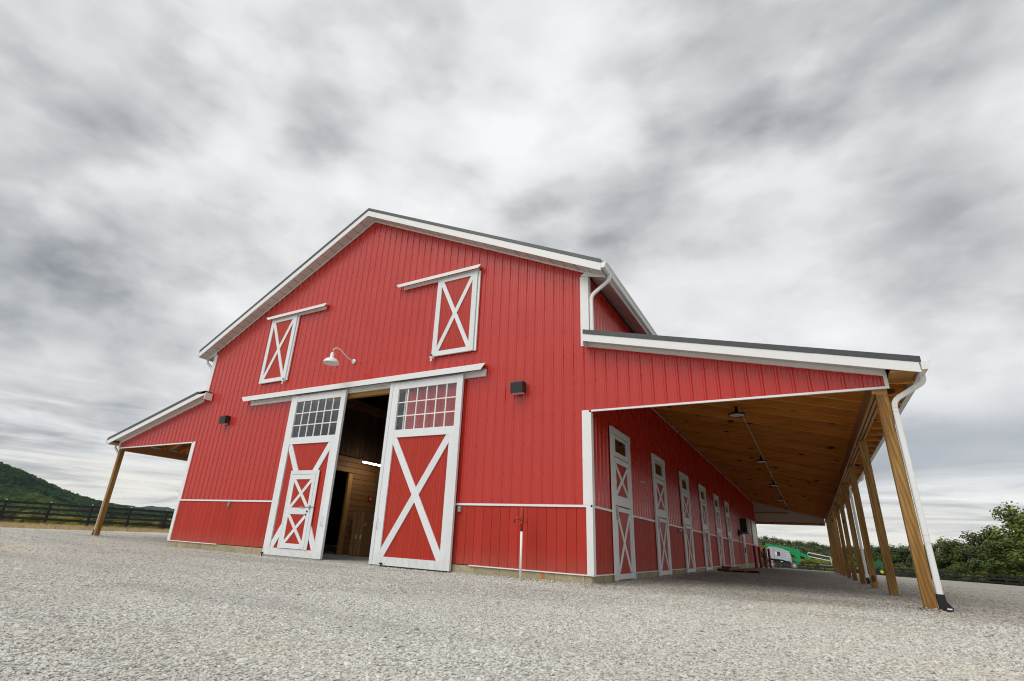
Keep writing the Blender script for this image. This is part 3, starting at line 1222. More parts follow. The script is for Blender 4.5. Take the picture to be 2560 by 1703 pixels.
# upper downspouts
def dspipe(pts, w=.075, d=.055):
    m = MB()
    pts = [Vector(p) for p in pts]
    # round the corners
    out_ = [pts[0]]
    for k in range(1, len(pts) - 1):
        a, b, c = pts[k - 1], pts[k], pts[k + 1]
        r = min(.10, (a - b).length * .45, (c - b).length * .45)
        p0, p1 = b + (a - b).normalized() * r, b + (c - b).normalized() * r
        for t in (0, .33, .67, 1):
            out_.append(p0 * (1 - t) ** 2 + b * 2 * t * (1 - t) + p1 * t * t)
    out_.append(pts[-1])
    # rectangular tube in the x-z plane with rounded edges
    prev = None
    for k, p in enumerate(out_):
        t = (out_[min(k + 1, len(out_) - 1)] - out_[max(k - 1, 0)]).normalized()
        yv = Vector((0, 1, 0))
        a = t.cross(yv).normalized()
        ring = []
        for (i, j) in ((-1, -.7), (-.7, -1), (.7, -1), (1, -.7), (1, .7), (.7, 1), (-.7, 1), (-1, .7)):
            ring.append(p + a * (w / 2 * i) + yv * (d / 2 * j))
        i0 = len(m.v)
        m.v += [tuple(q) for q in ring]
        if prev is not None:
            for j in range(8):
                j2 = (j + 1) % 8
                m.f.append((prev + j, prev + j2, i0 + j2, i0 + j))
        else:
            m.f.append(tuple(i0 + j for j in reversed(range(8))))
        prev = i0
    m.f.append(tuple(prev + j for j in range(8)))
    for zc in (.35, .62):                              # joint beads of the lower length
        pass
    return m


dspipe([(.50, .02, 6.30), (.50, .02, 6.17), (.085, .02, 5.88), (.085, .02, 4.95)]).build('downspout', 'white_trim', barn)
dspipe([(-BW - .50, .02, 6.30), (-BW - .50, .02, 6.17), (-BW - .085, .02, 5.88), (-BW - .085, .02, 4.95)]).build('downspout', 'white_trim', barn)

# ------------------------------------------------------------------ lean-tos
LO = -.30
SPAN = 5.20
HB, HT = 3.245, 3.50                        # header beam bottom / top
post_me = {}
RAF = .70
for sgn in (1, -1):
    o0 = 0 if sgn == 1 else -BW

    def X(d):
        return o0 + sgn * d

    def lt(d):
        return 4.963 - .2486 * d
    YE = BL_ + .2
    m = MB().prism([(X(.0), LO, lt(0)), (X(SPAN), LO, lt(SPAN)), (X(SPAN), LO, lt(SPAN) - .035), (X(0), LO, lt(0) - .035)], (0, YE - LO, 0))
    m.prism([(X(.0), LO - .012, lt(0) + .014), (X(SPAN), LO - .012, lt(SPAN) + .014), (X(SPAN), LO - .012, lt(SPAN) - .078), (X(0), LO - .012, lt(0) - .078)], (0, .011, 0))
    if sgn == -1:
        m.prism([(X(0), LO, lt(0)), (X(-.42), LO, lt(0) + .0), (X(-.42), LO, lt(0) - .09), (X(0), LO, lt(0) - .09)], (0, .25, 0))
    for q in range(41):
        yy = LO + .05 + q * .9144
        if yy < YE - .05:
            m.prism([(X(0), yy, lt(0) + .018), (X(SPAN), yy, lt(SPAN) + .018), (X(SPAN), yy, lt(SPAN) + .001), (X(0), yy, lt(0) + .001)], (0, .025, 0))
    m.build('lean_to_roof', 'roof_metal', barn)
    st = -.42 if sgn == -1 else 0.0
    for (da, db, d) in ((st, 3.9, 0), (3.9, SPAN - .03, .003)):
        MB().prism([(X(da), LO - d, lt(da) - .08), (X(db), LO - d, lt(db) - .08), (X(db), LO - d, lt(db) - .235), (X(da), LO - d, lt(da) - .235)], (0, .02, 0)).build('fascia_board', 'white_trim', barn)
    MB().prism([(X(st), LO + .022, lt(st) - .19), (X(4.79), LO + .022, lt(4.79) - .19), (X(4.79), LO + .022, lt(4.79) - .18), (X(st), LO + .022, lt(st) - .18)], (0, .255, 0)).build('rake_soffit', 'soffit', barn)
    MB().prism([(X(.0), -.042, lt(0) - .192), (X(4.80), -.042, lt(4.80) - .192), (X(4.80), -.042, lt(4.80) - .268), (X(0), -.042, lt(0) - .268)], (0, .036, 0)).build('frieze_board', 'white_trim', barn)
    if sgn == 1:
        MB().prism([(-.03, LO - .001, lt(0) - .10), (.0, LO - .001, lt(0) - .10), (.0, LO - .001, lt(0) - .30), (-.03, LO - .001, lt(0) - .29)], (0, .26, 0)).build('rake_return', 'white_trim', barn)
    else:
        MB().box(X(-.45), X(-.42), LO, -.04, lt(0) - .28, lt(0) - .05).build('rake_return', 'white_trim', barn)
    # gable wall behind the sheets
    MB().prism([(X(.0), .002, 3.345), (X(4.75), .002, 3.345), (X(4.75), .002, lt(4.75) - .19), (X(0), .002, lt(0) - .19)], (0, .035, 0)).build('gable_backing', 'lintel_wood', barn)
    # rafters: one shared mesh, each its own object
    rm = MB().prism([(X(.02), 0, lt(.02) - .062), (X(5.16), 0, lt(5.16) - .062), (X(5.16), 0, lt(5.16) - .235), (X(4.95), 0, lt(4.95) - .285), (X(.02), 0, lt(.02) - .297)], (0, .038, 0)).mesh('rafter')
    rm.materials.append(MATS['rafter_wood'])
    rm.materials.append(MATS['lit_edge_wood'])           # undersides coloured paler, standing in for light bounced off the gravel
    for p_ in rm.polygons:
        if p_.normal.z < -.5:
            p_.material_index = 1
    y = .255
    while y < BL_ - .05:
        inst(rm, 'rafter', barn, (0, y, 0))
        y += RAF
    # lookouts out to the rake at the outer corner
    MB().box(X(4.82), X(5.14), LO + .03, .21, lt(5.14) - .20, lt(5.14) - .165).build('lookout', 'lintel_wood', barn)
    # sheathing seen between the rafters; recess shade is put into its dark colour
    sh = MB()
    nb = int(SPAN / .24)
    for q in range(nb):
        da, db = q * .24 + .003, (q + 1) * .24 - .004
        MB().prism([(X(da), .04, lt(da) - .038), (X(db), .04, lt(db) - .038), (X(db), .04, lt(db) - .058), (X(da), .04, lt(da) - .058)], (0, BL_ - .06, 0)).build('roof_board', 'shaded_deck_wood', barn)
    # ledger trim where rafters meet the wall
    MB().box(X(.024), X(.045), .04, BL_, lt(.05) - .325, lt(.05) - .300).build('ledger_trim', 'soffit', barn)
    # header beam: two planks and a bottom strip, per bay
    PY = [0.0] + [3.905 * q for q in range(1, 10)] + [BL_ - .16]
    for a, b in zip(PY, PY[1:]):
        MB().box(X(4.575), X(4.617), a + .001, b - .001, HB, HT).build('header_beam', 'rafter_wood' if False else 'beam_wood', barn)
        MB().box(X(4.640), X(4.683), a + .03, b - .002, HB + .004, HT).build('header_beam', 'beam_wood', barn)
        MB().box(X(4.704), X(4.745), a + .03, b - .002, HB, HT).build('header_beam', 'beam_wood', barn)
    if sgn == 1:
        MB().box(4.618, 4.764, -.001, .029, HB - .02, 3.309).build('header_end', 'lintel_wood', barn)
    else:
        MB().box(X(4.618), X(4.764), -.001, .029, HB - .02, 3.309).build('header_end', 'black_metal', barn)
    for q, y in enumerate(PY):
        x0, x1 = sorted((X(4.618), X(4.762)))
        gz = g1(X(4.69), y)
        wdt = x1 - x0
        MB().box(0, wdt, 0, .142, gz - .3, HB - .004).build('post', 'post_wood', barn, loc=(x0, y, 0))
    # eave fascia and gutter
    MB().box(X(5.165), X(5.185), LO + .022, YE, lt(5.17) - .225, lt(5.17) - .036).build('eave_fascia', 'white_trim', barn)
    gutter('gutter', X(5.188), lt(5.2) - .19, LO - .01, YE, sgn, .115, .12)
    # far gable end: pale sheet with wooden girts
    g0 = BL_ - .03
    MB().prism([(X(.03), g0, 3.26), (X(4.56), g0, 3.26), (X(4.56), g0, lt(4.56) - .05), (X(.03), g0, lt(.03) - .05)], (0, .02, 0)).build('end_gable', 'soffit', barn)
    MB().box(X(.03), X(4.55), g0 - .045, g0 - .002, 3.10, 3.27).build('girt', 'lintel_wood', barn)
    MB().box(X(.03), X(2.3), g0 - .045, g0 - .002, 3.90, 3.98).build('girt', 'lintel_wood', barn)
    # downspouts at the posts
    for y in ((.05, 11.76, 23.5) if sgn == 1 else (.05,)):
        px = 4.852
        gz = g1(X(px), y)
        d_ = dspipe([(X(5.235), y - .10 if False else y, lt(5.2) - .17), (X(5.235), y, lt(5.2) - .28), (X(px - .035), y, 3.13), (X(px - .035), y, gz + .20)]).build('downspout', 'white_trim', barn)
        for zc in (2.96, 3.02, gz + .85, gz + .95):
            MB().box(X(px - .035) - .0395, X(px - .035) + .0395, y - .029, y + .029, zc, zc + .004).build('joint_band', 'soffit', d_)
        m = MB()
        xs = X(px - .035)
        prof = [(-.045, .0, .205), (-.045, .0, .0)]
        m.prism([(xs - sgn * .046, y - .036, gz + .21), (xs + sgn * .046, y - .036, gz + .21), (xs + sgn * .05, y - .036, gz + .13),
                 (xs + sgn * .085, y - .036, gz + .08), (xs + sgn * .10, y - .036, gz + .01), (xs + sgn * .08, y - .036, gz - .04), (xs - sgn * .03, y - .036, gz - .04)], (0, .072, 0))
        m.prism([(xs + sgn * .02, y - .05, gz - .02), (xs + sgn * .095, y - .05, gz - .02), (xs + sgn * .10, y - .05, gz + .06), (xs + sgn * .02, y - .05, gz + .08)], (0, .10, 0))
        m.build('drain_boot', 'black_rubber', d_)
        MB().box(xs + sgn * .035, xs + sgn * .085, y - .0525, y - .0505, gz + .03, gz + .048).build('boot_label', 'paper', d_)

# ------------------------------------------------------------------ sliding doors
track = MB()


def track_cover(xa, xb, zt, h, flare, dep=.20, parent=barn):
    """sloped metal hood with mitred ends and the board under it"""
    m = MB()
    y0 = -.03
    # cross-section: top at the wall, front lip
    sec = [(y0, zt), (y0 - dep, zt - h * .30), (y0 - dep, zt - h), (y0 - dep + .006, zt - h), (y0 - dep + .006, zt - h * .34), (y0, zt - .012)]
    L_ = [(xa, y, z) for y, z in sec]
    i = len(m.v)
    # mitre: front edge is longer than the back
    A = [(xa + flare * (1 - (y0 - y) / dep) * .0 - (flare if y < y0 - .01 else 0) * (0 if z < zt - h * .5 else 1), y, z) for y, z in sec]
    B = [(xb - (A_[0] - xa), A_[1], A_[2]) for A_ in A]
    m.v += A + B
    k = len(A)
    for j in range(k):
        j2 = (j + 1) % k
        m.f.append((i + j, i + j2, i + k + j2, i + k + j))
    m.f.append(tuple(i + j for j in reversed(range(k))))
    m.f.append(tuple(i + k + j for j in range(k)))
    return m.build('track_cover', 'white_trim', parent)


track_cover(-11.03, -2.47, 4.640, .205, .11)
MB().box(-10.86, -2.44, -.055, -.003, 4.330, 4.50).build('track_board', 'white_trim', barn)
MB().box(-10.84, -2.46, -.13, -.095, 4.455, 4.50).build('track_rail', 'steel', barn)
MB().box(DOOR_L, DOOR_R, -.002, .13, 4.22, 4.325).build('door_lintel', 'lintel_wood', barn)
MB().box(DOOR_L - .04, DOOR_L, -.03, .14, .2, 4.325).build('door_jamb', 'white_trim', barn)
MB().box(DOOR_R, DOOR_R + .04, -.03, .14, .2, 4.325).build('door_jamb', 'white_trim', barn)
MB().box(DOOR_L, DOOR_R, -.14, .3, .05, .197).build('door_sill', 'slab', barn)


def sub_box(name, mat, par, *b):
    return MB().box(*b).build(name, mat, par)


def xbrace(par, xa, xb, za, zb, w, y0, y1, mat='white_paint'):
    """two crossing boards clipped to the rectangle"""
    for s_ in (1, -1):
        xl, xr = (xa, xb)
        zl, zr = (za, zb) if s_ == 1 else (zb, za)
        dx, dzz = xr - xl, zr - zl
        L = math.hypot(dx, dzz)
        nx, nz = -dzz / L * w / 2, dx / L * w / 2
        # clip against the rectangle with a half-plane pass
        poly = [(xl - dx * .2 + nx, zl - dzz * .2 + nz), (xr + dx * .2 + nx, zr + dzz * .2 + nz), (xr + dx * .2 - nx, zr + dzz * .2 - nz), (xl - dx * .2 - nx, zl - dzz * .2 - nz)]
        for ax, lim, sg in ((0, xa, 1), (0, xb, -1), (1, za, 1), (1, zb, -1)):
            res = []
            for k in range(len(poly)):
                p, q = poly[k], poly[(k + 1) % len(poly)]
                ip, iq = (p[ax] - lim) * sg >= 0, (q[ax] - lim) * sg >= 0
                if ip:
                    res.append(p)
                if ip != iq:
                    t = (lim - p[ax]) / (q[ax] - p[ax])
                    res.append((p[0] + (q[0] - p[0]) * t, p[1] + (q[1] - p[1]) * t))
            poly = res
        off = 0 if s_ == 1 else .003
        MB().prism([(x, y0 - off, z) for x, z in poly], (0, y1 - y0 + off, 0)).build('cross_brace', mat, par)


def boards(par, xa, xb, za, zb, y0, y1, pitch=.076):
    nb = max(1, round((xb - xa) / pitch))
    p = (xb - xa) / nb
    me = MB().box(.0018, p - .0018, y0, y1, za, zb).mesh('board')
    me.materials.append(MATS['red_paint'])
    for k in range(nb):
        inst(me, 'board', par, (xa + k * p, 0, 0))
    sub_box('backing', 'red_paint', par, xa, xb, y1 + .0005, y1 + .008, za, zb)


def big_door(x0, x1, wicket):
    d = bpy.data.objects.new('sliding_door', None)
    COL.objects.link(d)
    d.parent = barn
    F0, F1 = -.150, -.085
    zb_, zt_ = .205, 4.405
    sl = .27 if not wicket else .265
    gl0, gl1 = (x0 + .285, x1 - .16) if not wicket else (x0 + .248, x1 - .165)
    # stiles and rails
    sub_box('stile', 'white_paint', d, x0, gl0, F0, F1, zb_, zt_)
    sub_box('stile', 'white_paint', d, gl1, x1, F0, F1, zb_, zt_)
    if not wicket:
        sub_box('edge_strip', 'white_paint', d, x0 + .002, x0 + .095, F0 - .012, F0 - .001, zb_, zt_)
    sub_box('rail', 'white_paint', d, gl0 + .001, gl1 - .001, F0 + .002, F1, 4.225, zt_)
    sub_box('rail', 'white_paint', d, gl0 + .001, gl1 - .001, F0 + .002, F1, 3.022, 3.205)
    sub_box('rail', 'white_paint', d, gl0 + .001, gl1 - .001, F0 + .002, F1, zb_, .378)
    # glazing 6 x 3
    cols, rows = 6, 3
    pw, ph = (gl1 - gl0) / cols, (4.225 - 3.205) / rows
    for i in range(cols):
        for j in range(rows):
            sub_box('pane', 'glass', d, gl0 + i * pw + .012, gl0 + (i + 1) * pw - .012, -.112, -.109, 3.205 + j * ph + .012, 3.205 + (j + 1) * ph - .012)
    for i in range(1, cols):
        sub_box('muntin', 'white_trim', d, gl0 + i * pw - .013, gl0 + i * pw + .013, -.132, -.10, 3.205, 4.225)
    for j in range(1, rows):
        for i in range(cols):
            sub_box('muntin', 'white_trim', d, gl0 + i * pw + .013, gl0 + (i + 1) * pw - .013, -.130, -.10, 3.205 + j * ph - .013, 3.205 + j * ph + .013)
    xa, xb = gl0, gl1
    if wicket:
        xb = x1 - .262
        xa = x0 + .27
        sub_box('stile', 'white_paint', d, gl1 - .11, gl1 - .0005, F0 + .001, F1, .379, 3.021)
    else:
        xb = x1 - .252
        sub_box('stile', 'white_paint', d, gl1 - .10, gl1 - .0005, F0 + .001, F1, .379, 3.021)
    boards(d, xa, xb, .378, 3.022, -.118, -.108)
    xbrace(d, xa, xb, .378, 3.022, .165, -.142, -.119)
    # handle
    hx = x1 - .12 if wicket else x0 + .12
    MB().tube([(hx, F0, 1.17), (hx, F0 - .045, 1.165), (hx, F0 - .05, 1.13), (hx, F0 - .05, 1.0), (hx, F0 - .045, .965), (hx, F0, .96)], .009, 8).build('handle', 'white_trim', d, True)
    # floor guide
    gx = x0 + .03 if wicket else x0 + .37
    MB().box(gx - .03, gx + .03, F0 - .045, F0 - .002, .225, .255).box(gx - .012, gx + .012, F0 - .03, F0 - .01, .15, .225).build('guide_roller', 'black_metal', d)
    if wicket:
        wx0, wx1 = -8.305, -7.222
        # frame standing proud of the big braces
        P0, P1 = -.162, -.1435
        sub_box('wicket_frame', 'white_paint', d, wx0, -8.222, P0, P1, .379, 2.305)
        sub_box('wicket_frame', 'white_paint', d, -7.325, wx1, P0, P1, .379, 2.305)
        sub_box('wicket_frame', 'white_paint', d, -8.2215, -7.3255, P0, P1, 2.205, 2.305)
        # leaf
        lx0, lx1 = -8.214, -7.333
        sub_box('wicket_stile', 'white_paint', d, lx0, lx0 + .105, P0 - .004, P1, .388, 2.196)
        sub_box('wicket_stile', 'white_paint', d, lx1 - .105, lx1, P0 - .004, P1, .388, 2.196)
        ix0, ix1 = lx0 + .106, lx1 - .106
        for za, zb2 in ((.388, .505), (1.205, 1.365), (2.075, 2.196)):
            sub_box('wicket_rail', 'white_paint', d, ix0, ix1, P0 - .003, P1, za, zb2)
        for za, zb2 in ((.505, 1.205), (1.365, 2.075)):
            boards(d, ix0, ix1, za, zb2, -.1505, -.1435)
            xbrace(d, ix0, ix1, za, zb2, .085, -.1605, -.1508)
        MB().box(-7.50, -7.20, -.176, -.1665, 1.375, 1.395).box(-7.36, -7.33, -.195, -.166, 1.33, 1.43).build('latch', 'steel', d)
        MB().tube([(-7.73, -.175, 1.385), (-7.66, -.185, 1.385), (-7.60, -.185, 1.372), (-7.52, -.175, 1.385)], .009, 6).build('latch', 'steel', d)
        for zz in (1.28, 1.20):
            MB().lathe([(.022, .0), (.022, .02), (.001, .022)], (-7.42 - (.03 if zz < 1.25 else 0), -.166, zz), 10, 'Y').build('knob', 'black_metal', d)
        for zz in (.55, 2.0):
            MB().box(-8.235, -8.20, -.172, -.166, zz, zz + .12).build('hinge', 'white_trim', d)
    return d


big_door(-8.863, -6.716, True)
big_door(-5.164, -2.986, False)

# loft doors
def loft_door(x0, x1, jamb_l=False):
    d = bpy.data.objects.new('loft_door', None)
    COL.objects.link(d)
    d.parent = barn
    F0, F1 = -.095, -.045
    zb_, zt_ = 5.0, 7.13
    fw = .135
    sub_box('stile', 'white_paint', d, x0, x0 + fw, F0, F1, zb_, zt_)
    sub_box('stile', 'white_paint', d, x1 - fw, x1, F0, F1, zb_, zt_)
    sub_box('rail', 'white_paint', d, x0 + fw + .001, x1 - fw - .001, F0 + .001, F1, zb_, zb_ + .115)
    sub_box('rail', 'white_paint', d, x0 + fw + .001, x1 - fw - .001, F0 + .001, F1, zt_ - .10, zt_)
    boards(d, x0 + fw, x1 - fw, zb_ + .115, zt_ - .10, -.070, -.062)
    xbrace(d, x0 + fw, x1 - fw, zb_ + .115, zt_ - .10, .105, -.090, -.0705)
    return d


loft_door(-10.655, -9.455)
MB().box(-9.448, -9.395, -.060, -.0235, 5.0, 7.13).build('loft_jamb', 'white_trim', barn)
loft_door(-4.02, -2.81)
MB().box(-2.803, -2.745, -.060, -.0235, 5.0, 7.13).build('loft_jamb', 'white_trim', barn)
track_cover(-10.80, -8.18, 7.285, .13, .08, .15)
MB().box(-10.70, -8.25, -.06, -.0235, 7.12, 7.21).build('track_board', 'white_trim', barn)
track_cover(-5.31, -2.75, 7.285, .13, .08, .15)
MB().box(-5.22, -2.80, -.06, -.0235, 7.12, 7.21).build('track_board', 'white_trim', barn)
for gx in (-9.50, -4.0):
    MB().box(gx - .05, gx + .05, -.13, -.024, 4.965, 4.985).box(gx - .02, gx + .02, -.12, -.105, 4.87, 4.965).build('door_guide', 'white_trim', barn)
    MB().lathe([(.022, 0), (.022, .03), (.001, .031)], (gx, -.096, 5.03), 8, 'Y').build('guide_bolt', 'black_metal', barn)

# ------------------------------------------------------------------ stall doors along the lean-to wall
def stall_door(y0, first):
    d = bpy.data.objects.new('stall_door', None)
    COL.objects.link(d)
    d.parent = barn
    d.location = (0, y0, 0)
    wd = 1.41
    zb_, zt_ = .225, 3.27

    def bx(name, mat, ya, yb, xa, xb_, za, zb2):
        return MB().box(xa, xb_, ya, yb, za, zb2).build(name, mat, d)
    A = .0365
    bx('casing', 'white_paint', 0, .135, A, .075, zb_, 3.13)
    bx('casing', 'white_paint', wd - .135, wd, A, .075, zb_, 3.13)
    bx('casing', 'white_paint', -.01, wd + .01, A, .082, 3.131, zt_)
    lo, hi = .155, wd - .155
    # transom
    bx('transom_frame', 'white_paint', lo, lo + .11, A, .068, 2.66, 3.115)
    bx('transom_frame', 'white_paint', hi - .11, hi, A, .068, 2.66, 3.115)
    bx('transom_frame', 'white_paint', lo + .111, hi - .111, A, .067, 2.66, 2.765)
    bx('transom_frame', 'white_paint', lo + .111, hi - .111, A, .067, 3.06, 3.115)
    bx('pane', 'glass', lo + .111, hi - .111, .045, .048, 2.766, 3.059)
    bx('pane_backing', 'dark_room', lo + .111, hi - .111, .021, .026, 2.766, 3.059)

    def leaf(za, zb2, top, bot):
        bx('leaf_stile', 'white_paint', lo, lo + .105, A, .070, za, zb2)
        bx('leaf_stile', 'white_paint', hi - .105, hi, A, .070, za, zb2)
        bx('leaf_rail', 'white_paint', lo + .106, hi - .106, A, .069, zb2 - top, zb2)
        bx('leaf_rail', 'white_paint', lo + .106, hi - .106, A, .069, za, za + bot)
        ia, ib = lo + .106, hi - .106
        z0, z1 = za + bot, zb2 - top
        bx('leaf_panel', 'red_paint', ia, ib, .040, .050, z0, z1)
        L = math.hypot(ib - ia, z1 - z0)
        for s_ in (1, -1):
            p = (.0585 + .003 * s_, ia + .03, z0 + .045 if s_ == 1 else z1 - .045)
            q = (.0585 + .003 * s_, ib - .03, z1 - .045 if s_ == 1 else z0 + .045)
            MB().bar(p, q, .085, .013, up=(1, 0, 0)).build('cross_brace', 'white_paint', d)
    leaf(1.655, 2.64, .11, .20)
    leaf(.24, 1.625, .09, .10)
    for zz in (2.42, 1.83, 1.48, .42):
        bx('hinge', 'white_trim', wd - .16, wd - .07, .076, .088, zz - .05, zz + .05)
    bx('latch', 'steel', .12, .30, .076, .092, 1.60, 1.64)
    bx('latch', 'steel', .17, .20, .078, .11, 1.35, 1.58)
    bx('latch', 'white_trim', .13, .21, .076, .09, 2.10, 2.16)
    return d


for k in range(6):
    stall_door(1.135 + 3.576 * k, k == 0)

# plain walk door and long white panel near the far end
wd_ = bpy.data.objects.new('walk_door', None)
COL.objects.link(wd_)
wd_.parent = barn
sub_box('door_frame', 'white_trim', wd_, .0365, .07, 25.70, 26.85, .2, 1.99)
sub_box('door_leaf', 'lift_grey', wd_, .0705, .085, 25.80, 26.75, .22, 1.94)
sub_box('handle', 'black_metal', wd_, .086, .13, 25.86, 25.90, .95, 1.25)
MB().box(.0365, .075, 32.5, 35.75, 1.56, 3.17).build('white_wall_panel', 'white_trim', barn)

# ------------------------------------------------------------------ interior
MB().box(-BW + .2, -.2, .3, BL_ - .2, .05, .195).build('barn_floor', 'slab', barn)
XW = -9.05
for k in range(18):
    z0 = .20 + k * .163
    if z0 < 2.55:
        MB().box(XW - .05, XW, 2.86, 9.0, z0 + .004, z0 + .155).build('wall_plank', 'plank_wood', barn)
    else:
        MB().box(XW - .05, XW, .30, 9.0, z0 + .004, z0 + .155).build('wall_plank', 'plank_wood', barn)
MB().box(XW - .06, XW + .02, 2.68, 2.85, .2, 2.62).build('door_stud', 'stud_wood', barn)
MB().box(XW + .001, XW + .14, 4.05, 4.25, .2, 7.5).build('barn_post', 'dark_wood', barn)
MB().box(XW + .001, XW + .14, 8.2, 8.4, .2, 7.5).build('barn_post', 'dark_wood', barn)
MB().box(XW + .001, XW + .05, 4.75, 4.87, .2, 2.3).build('door_stud', 'stud_wood', barn)
MB().box(XW - .12, XW + .04, .30, 14, 4.66, 4.98).build('loft_beam', 'plank_wood', barn)
MB().box(XW - .05, XW - .02, .30, 14, 3.20, 4.64).build('loft_wall', 'dark_wood', barn)
k = 0
y = .35
while y < 9:
    MB().box(XW - .019, XW - .001, y, y + .19, 3.16, 4.65).build('loft_board', 'dark_wood', barn)
    y += .205
MB().box(XW + .05, XW + .09, 3.05, 3.24, .95, 1.32).build('sign_board', 'stud_wood', barn)
MB().box(-4.6, -4.5, .3, 30, .2, 3.4).build('partition', 'dark_wood', barn)
MB().box(XW, -4.5, 14, 14.1, .2, 6.0).build('partition', 'dark_wood', barn)
MB().box(-9.0, -4.5, 5.6, 5.8, 4.75, 5.05).build('tie_beam', 'plank_wood', barn)
MB().box(-9.0, -4.5, 2.4, 2.6, 5.6, 5.85).build('tie_beam', 'plank_wood', barn)

t = thing('alarm_box', 'small red box mounted on the plank wall inside the open doorway', 'alarm box', (XW + .001, 3.75, 1.95))
MB().box(0, .06, -.055, .055, -.07, .07).build('housing', 'rust_pump', t)
MB().box(.061, .066, -.03, .03, -.05, -.015).build('plate', 'paper', t)
for kx, (x, y0, y1, z, lab) in enumerate([(-8.3, 2.45, 3.62, 2.93, 'long glowing strip light inside the open doorway'), (-11.2, .45, .95, 4.66, 'short glowing strip light seen through the left door glass')]):
    t = thing('strip_light', lab, 'strip light', (x, (y0 + y1) / 2, z))
    hl = (y1 - y0) / 2
    MB().box(-.05, .05, -hl, hl, .012, .05).build('housing', 'white_trim', t)
    if kx == 0:
        MB().box(-.03, .03, -hl + .02, -.02, -.022, .011).build('tube', 'tube_glow', t)
        MB().box(-.03, .03, .02, hl - .02, -.022, .011).build('tube', 'tube_glow', t)
        MB().box(-.004, .004, -.004, .004, .05, 1.9).build('cord', 'black_metal', t)
    else:
        MB().box(-.03, .03, -hl + .02, hl - .02, -.022, .011).build('tube', 'tube_glow', t)
        MB().box(-.004, .004, -.004, .004, .05, 1.3).build('cord', 'black_metal', t)

# flattened cartons leaning together
for k, (x0, x1, z1, lab) in enumerate([(-8.46, -8.35, 1.40, 'tall brown cardboard carton on the left end of the row in the doorway'), (-8.345, -8.255, 1.46, 'tall brown cardboard carton, second from the left inside the doorway'),
                                       (-8.25, -8.17, 1.34, 'tall brown cardboard carton, third from the left inside the doorway'), (-8.165, -8.06, 1.45, 'tall brown cardboard carton with the broad plain side, rightmost in the doorway')]):
    dy = (.0, .05, .02, .04)[k]
    t = thing('cardboard_carton', lab, 'carton', ((x0 + x1) / 2, 2.55 + dy, .197), 0, 'cardboard cartons standing in the barn doorway')
    w = (x1 - x0) / 2
    MB().box(-w, w, 0, 1.25, 0, z1 - .197).build('carton_body', 'cardboard', t)
    for zf in (.02, .30, .62, .88):
        MB().box(-w * .9, w * .9, -.0025, -.001, zf, zf + .055).build('tape_strip', 'tape', t)
    if k in (1, 3):
        MB().box(-w * .6, w * .6, -.0045, -.003, .48, .60).build('shipping_label', 'paper', t)
    if k == 3:
        MB().box(w + .001, w + .0025, .05, .12, .85, .95).build('shipping_label', 'paper', t)
        MB().box(w + .001, w + .0025, .10, .14, .45, .50).build('shipping_label', 'tape', t)

# ================================================================== lamps and fixtures on the walls
gl = thing('gooseneck_lamp', 'white gooseneck barn lamp above the big doors', 'lamp', (-6.74, -.024, 5.243))
MB().lathe([(.001, .035), (.045, .034), (.07, .015), (.072, 0)], (0, 0, 0), 18, 'Y').build('wall_plate', 'white_trim', gl, True)
sh_c = Vector((-.06, -.73, -.20))
MB().tube([(0, -.03, 0), (-.0, -.18, .02), (-.0, -.30, .05), (-.01, -.42, .12), (-.02, -.52, .175), (-.035, -.61, .19), (-.05, -.69, .16), (-.06, -.725, .10), (-.06, -.73, .02)], .0145, 10).build('neck', 'white_trim', gl, True)
MB().lathe([(.02, .235), (.040, .22), (.050, .19), (.052, .09), (.075, .055), (.145, .035), (.190, -.015), (.203, -.062), (.210, -.075), (.200, -.073), (.182, -.015), (.14, .025), (.05, .04), (.001, .04)], sh_c, 28).build('shade', 'white_trim', gl, True)
MB().lathe([(.001, -.02), (.03, -.015), (.045, .015), (.03, .05)], sh_c, 14).build('bulb', 'lens_white', gl, True)


def wall_pack(x, y, z, lab, w=.29, h=.245):
    t = thing('wall_light', lab, 'wall light', (x, y, z), 0, 'black box lights on the front wall')
    m = MB().prism([(-w / 2, 0, -h / 2 + .02), (-w / 2, -.17, -h / 2 - .01), (-w / 2, -.19, h / 2 - .03), (-w / 2, -.17, h / 2), (-w / 2, 0, h / 2)], (w, 0, 0))
    m.build('housing', 'black_metal', t)
    MB().box(-w / 2 + .03, w / 2 - .02, -.15, -.03, -h / 2 - .012, -h / 2 + .012).build('lens', 'lens_white', t)
    MB().box(-.07, .07, -.004, .022, -.07, .07).build('mount', 'black_metal', t)


wall_pack(-1.55, -.026, 3.94, 'black box wall light high on the right of the big doors')
wall_pack(-11.92, -.026, 3.94, 'black box wall light high on the left of the big doors')


def outlet(x, y, z, side, lab):
    t = thing('outlet_box', lab, 'outlet box', (x, y, z), 0 if not side else math.pi / 2, 'grey outlet boxes on the wainscot')
    MB().box(-.035, .035, -.045, 0, -.058, .058).build('cover', 'grey_box', t)
    MB().box(-.024, .024, -.052, -.0455, .008, .046).build('socket', 'steel', t)
    MB().box(-.024, .024, -.052, -.0455, -.046, -.008).build('socket', 'steel', t)


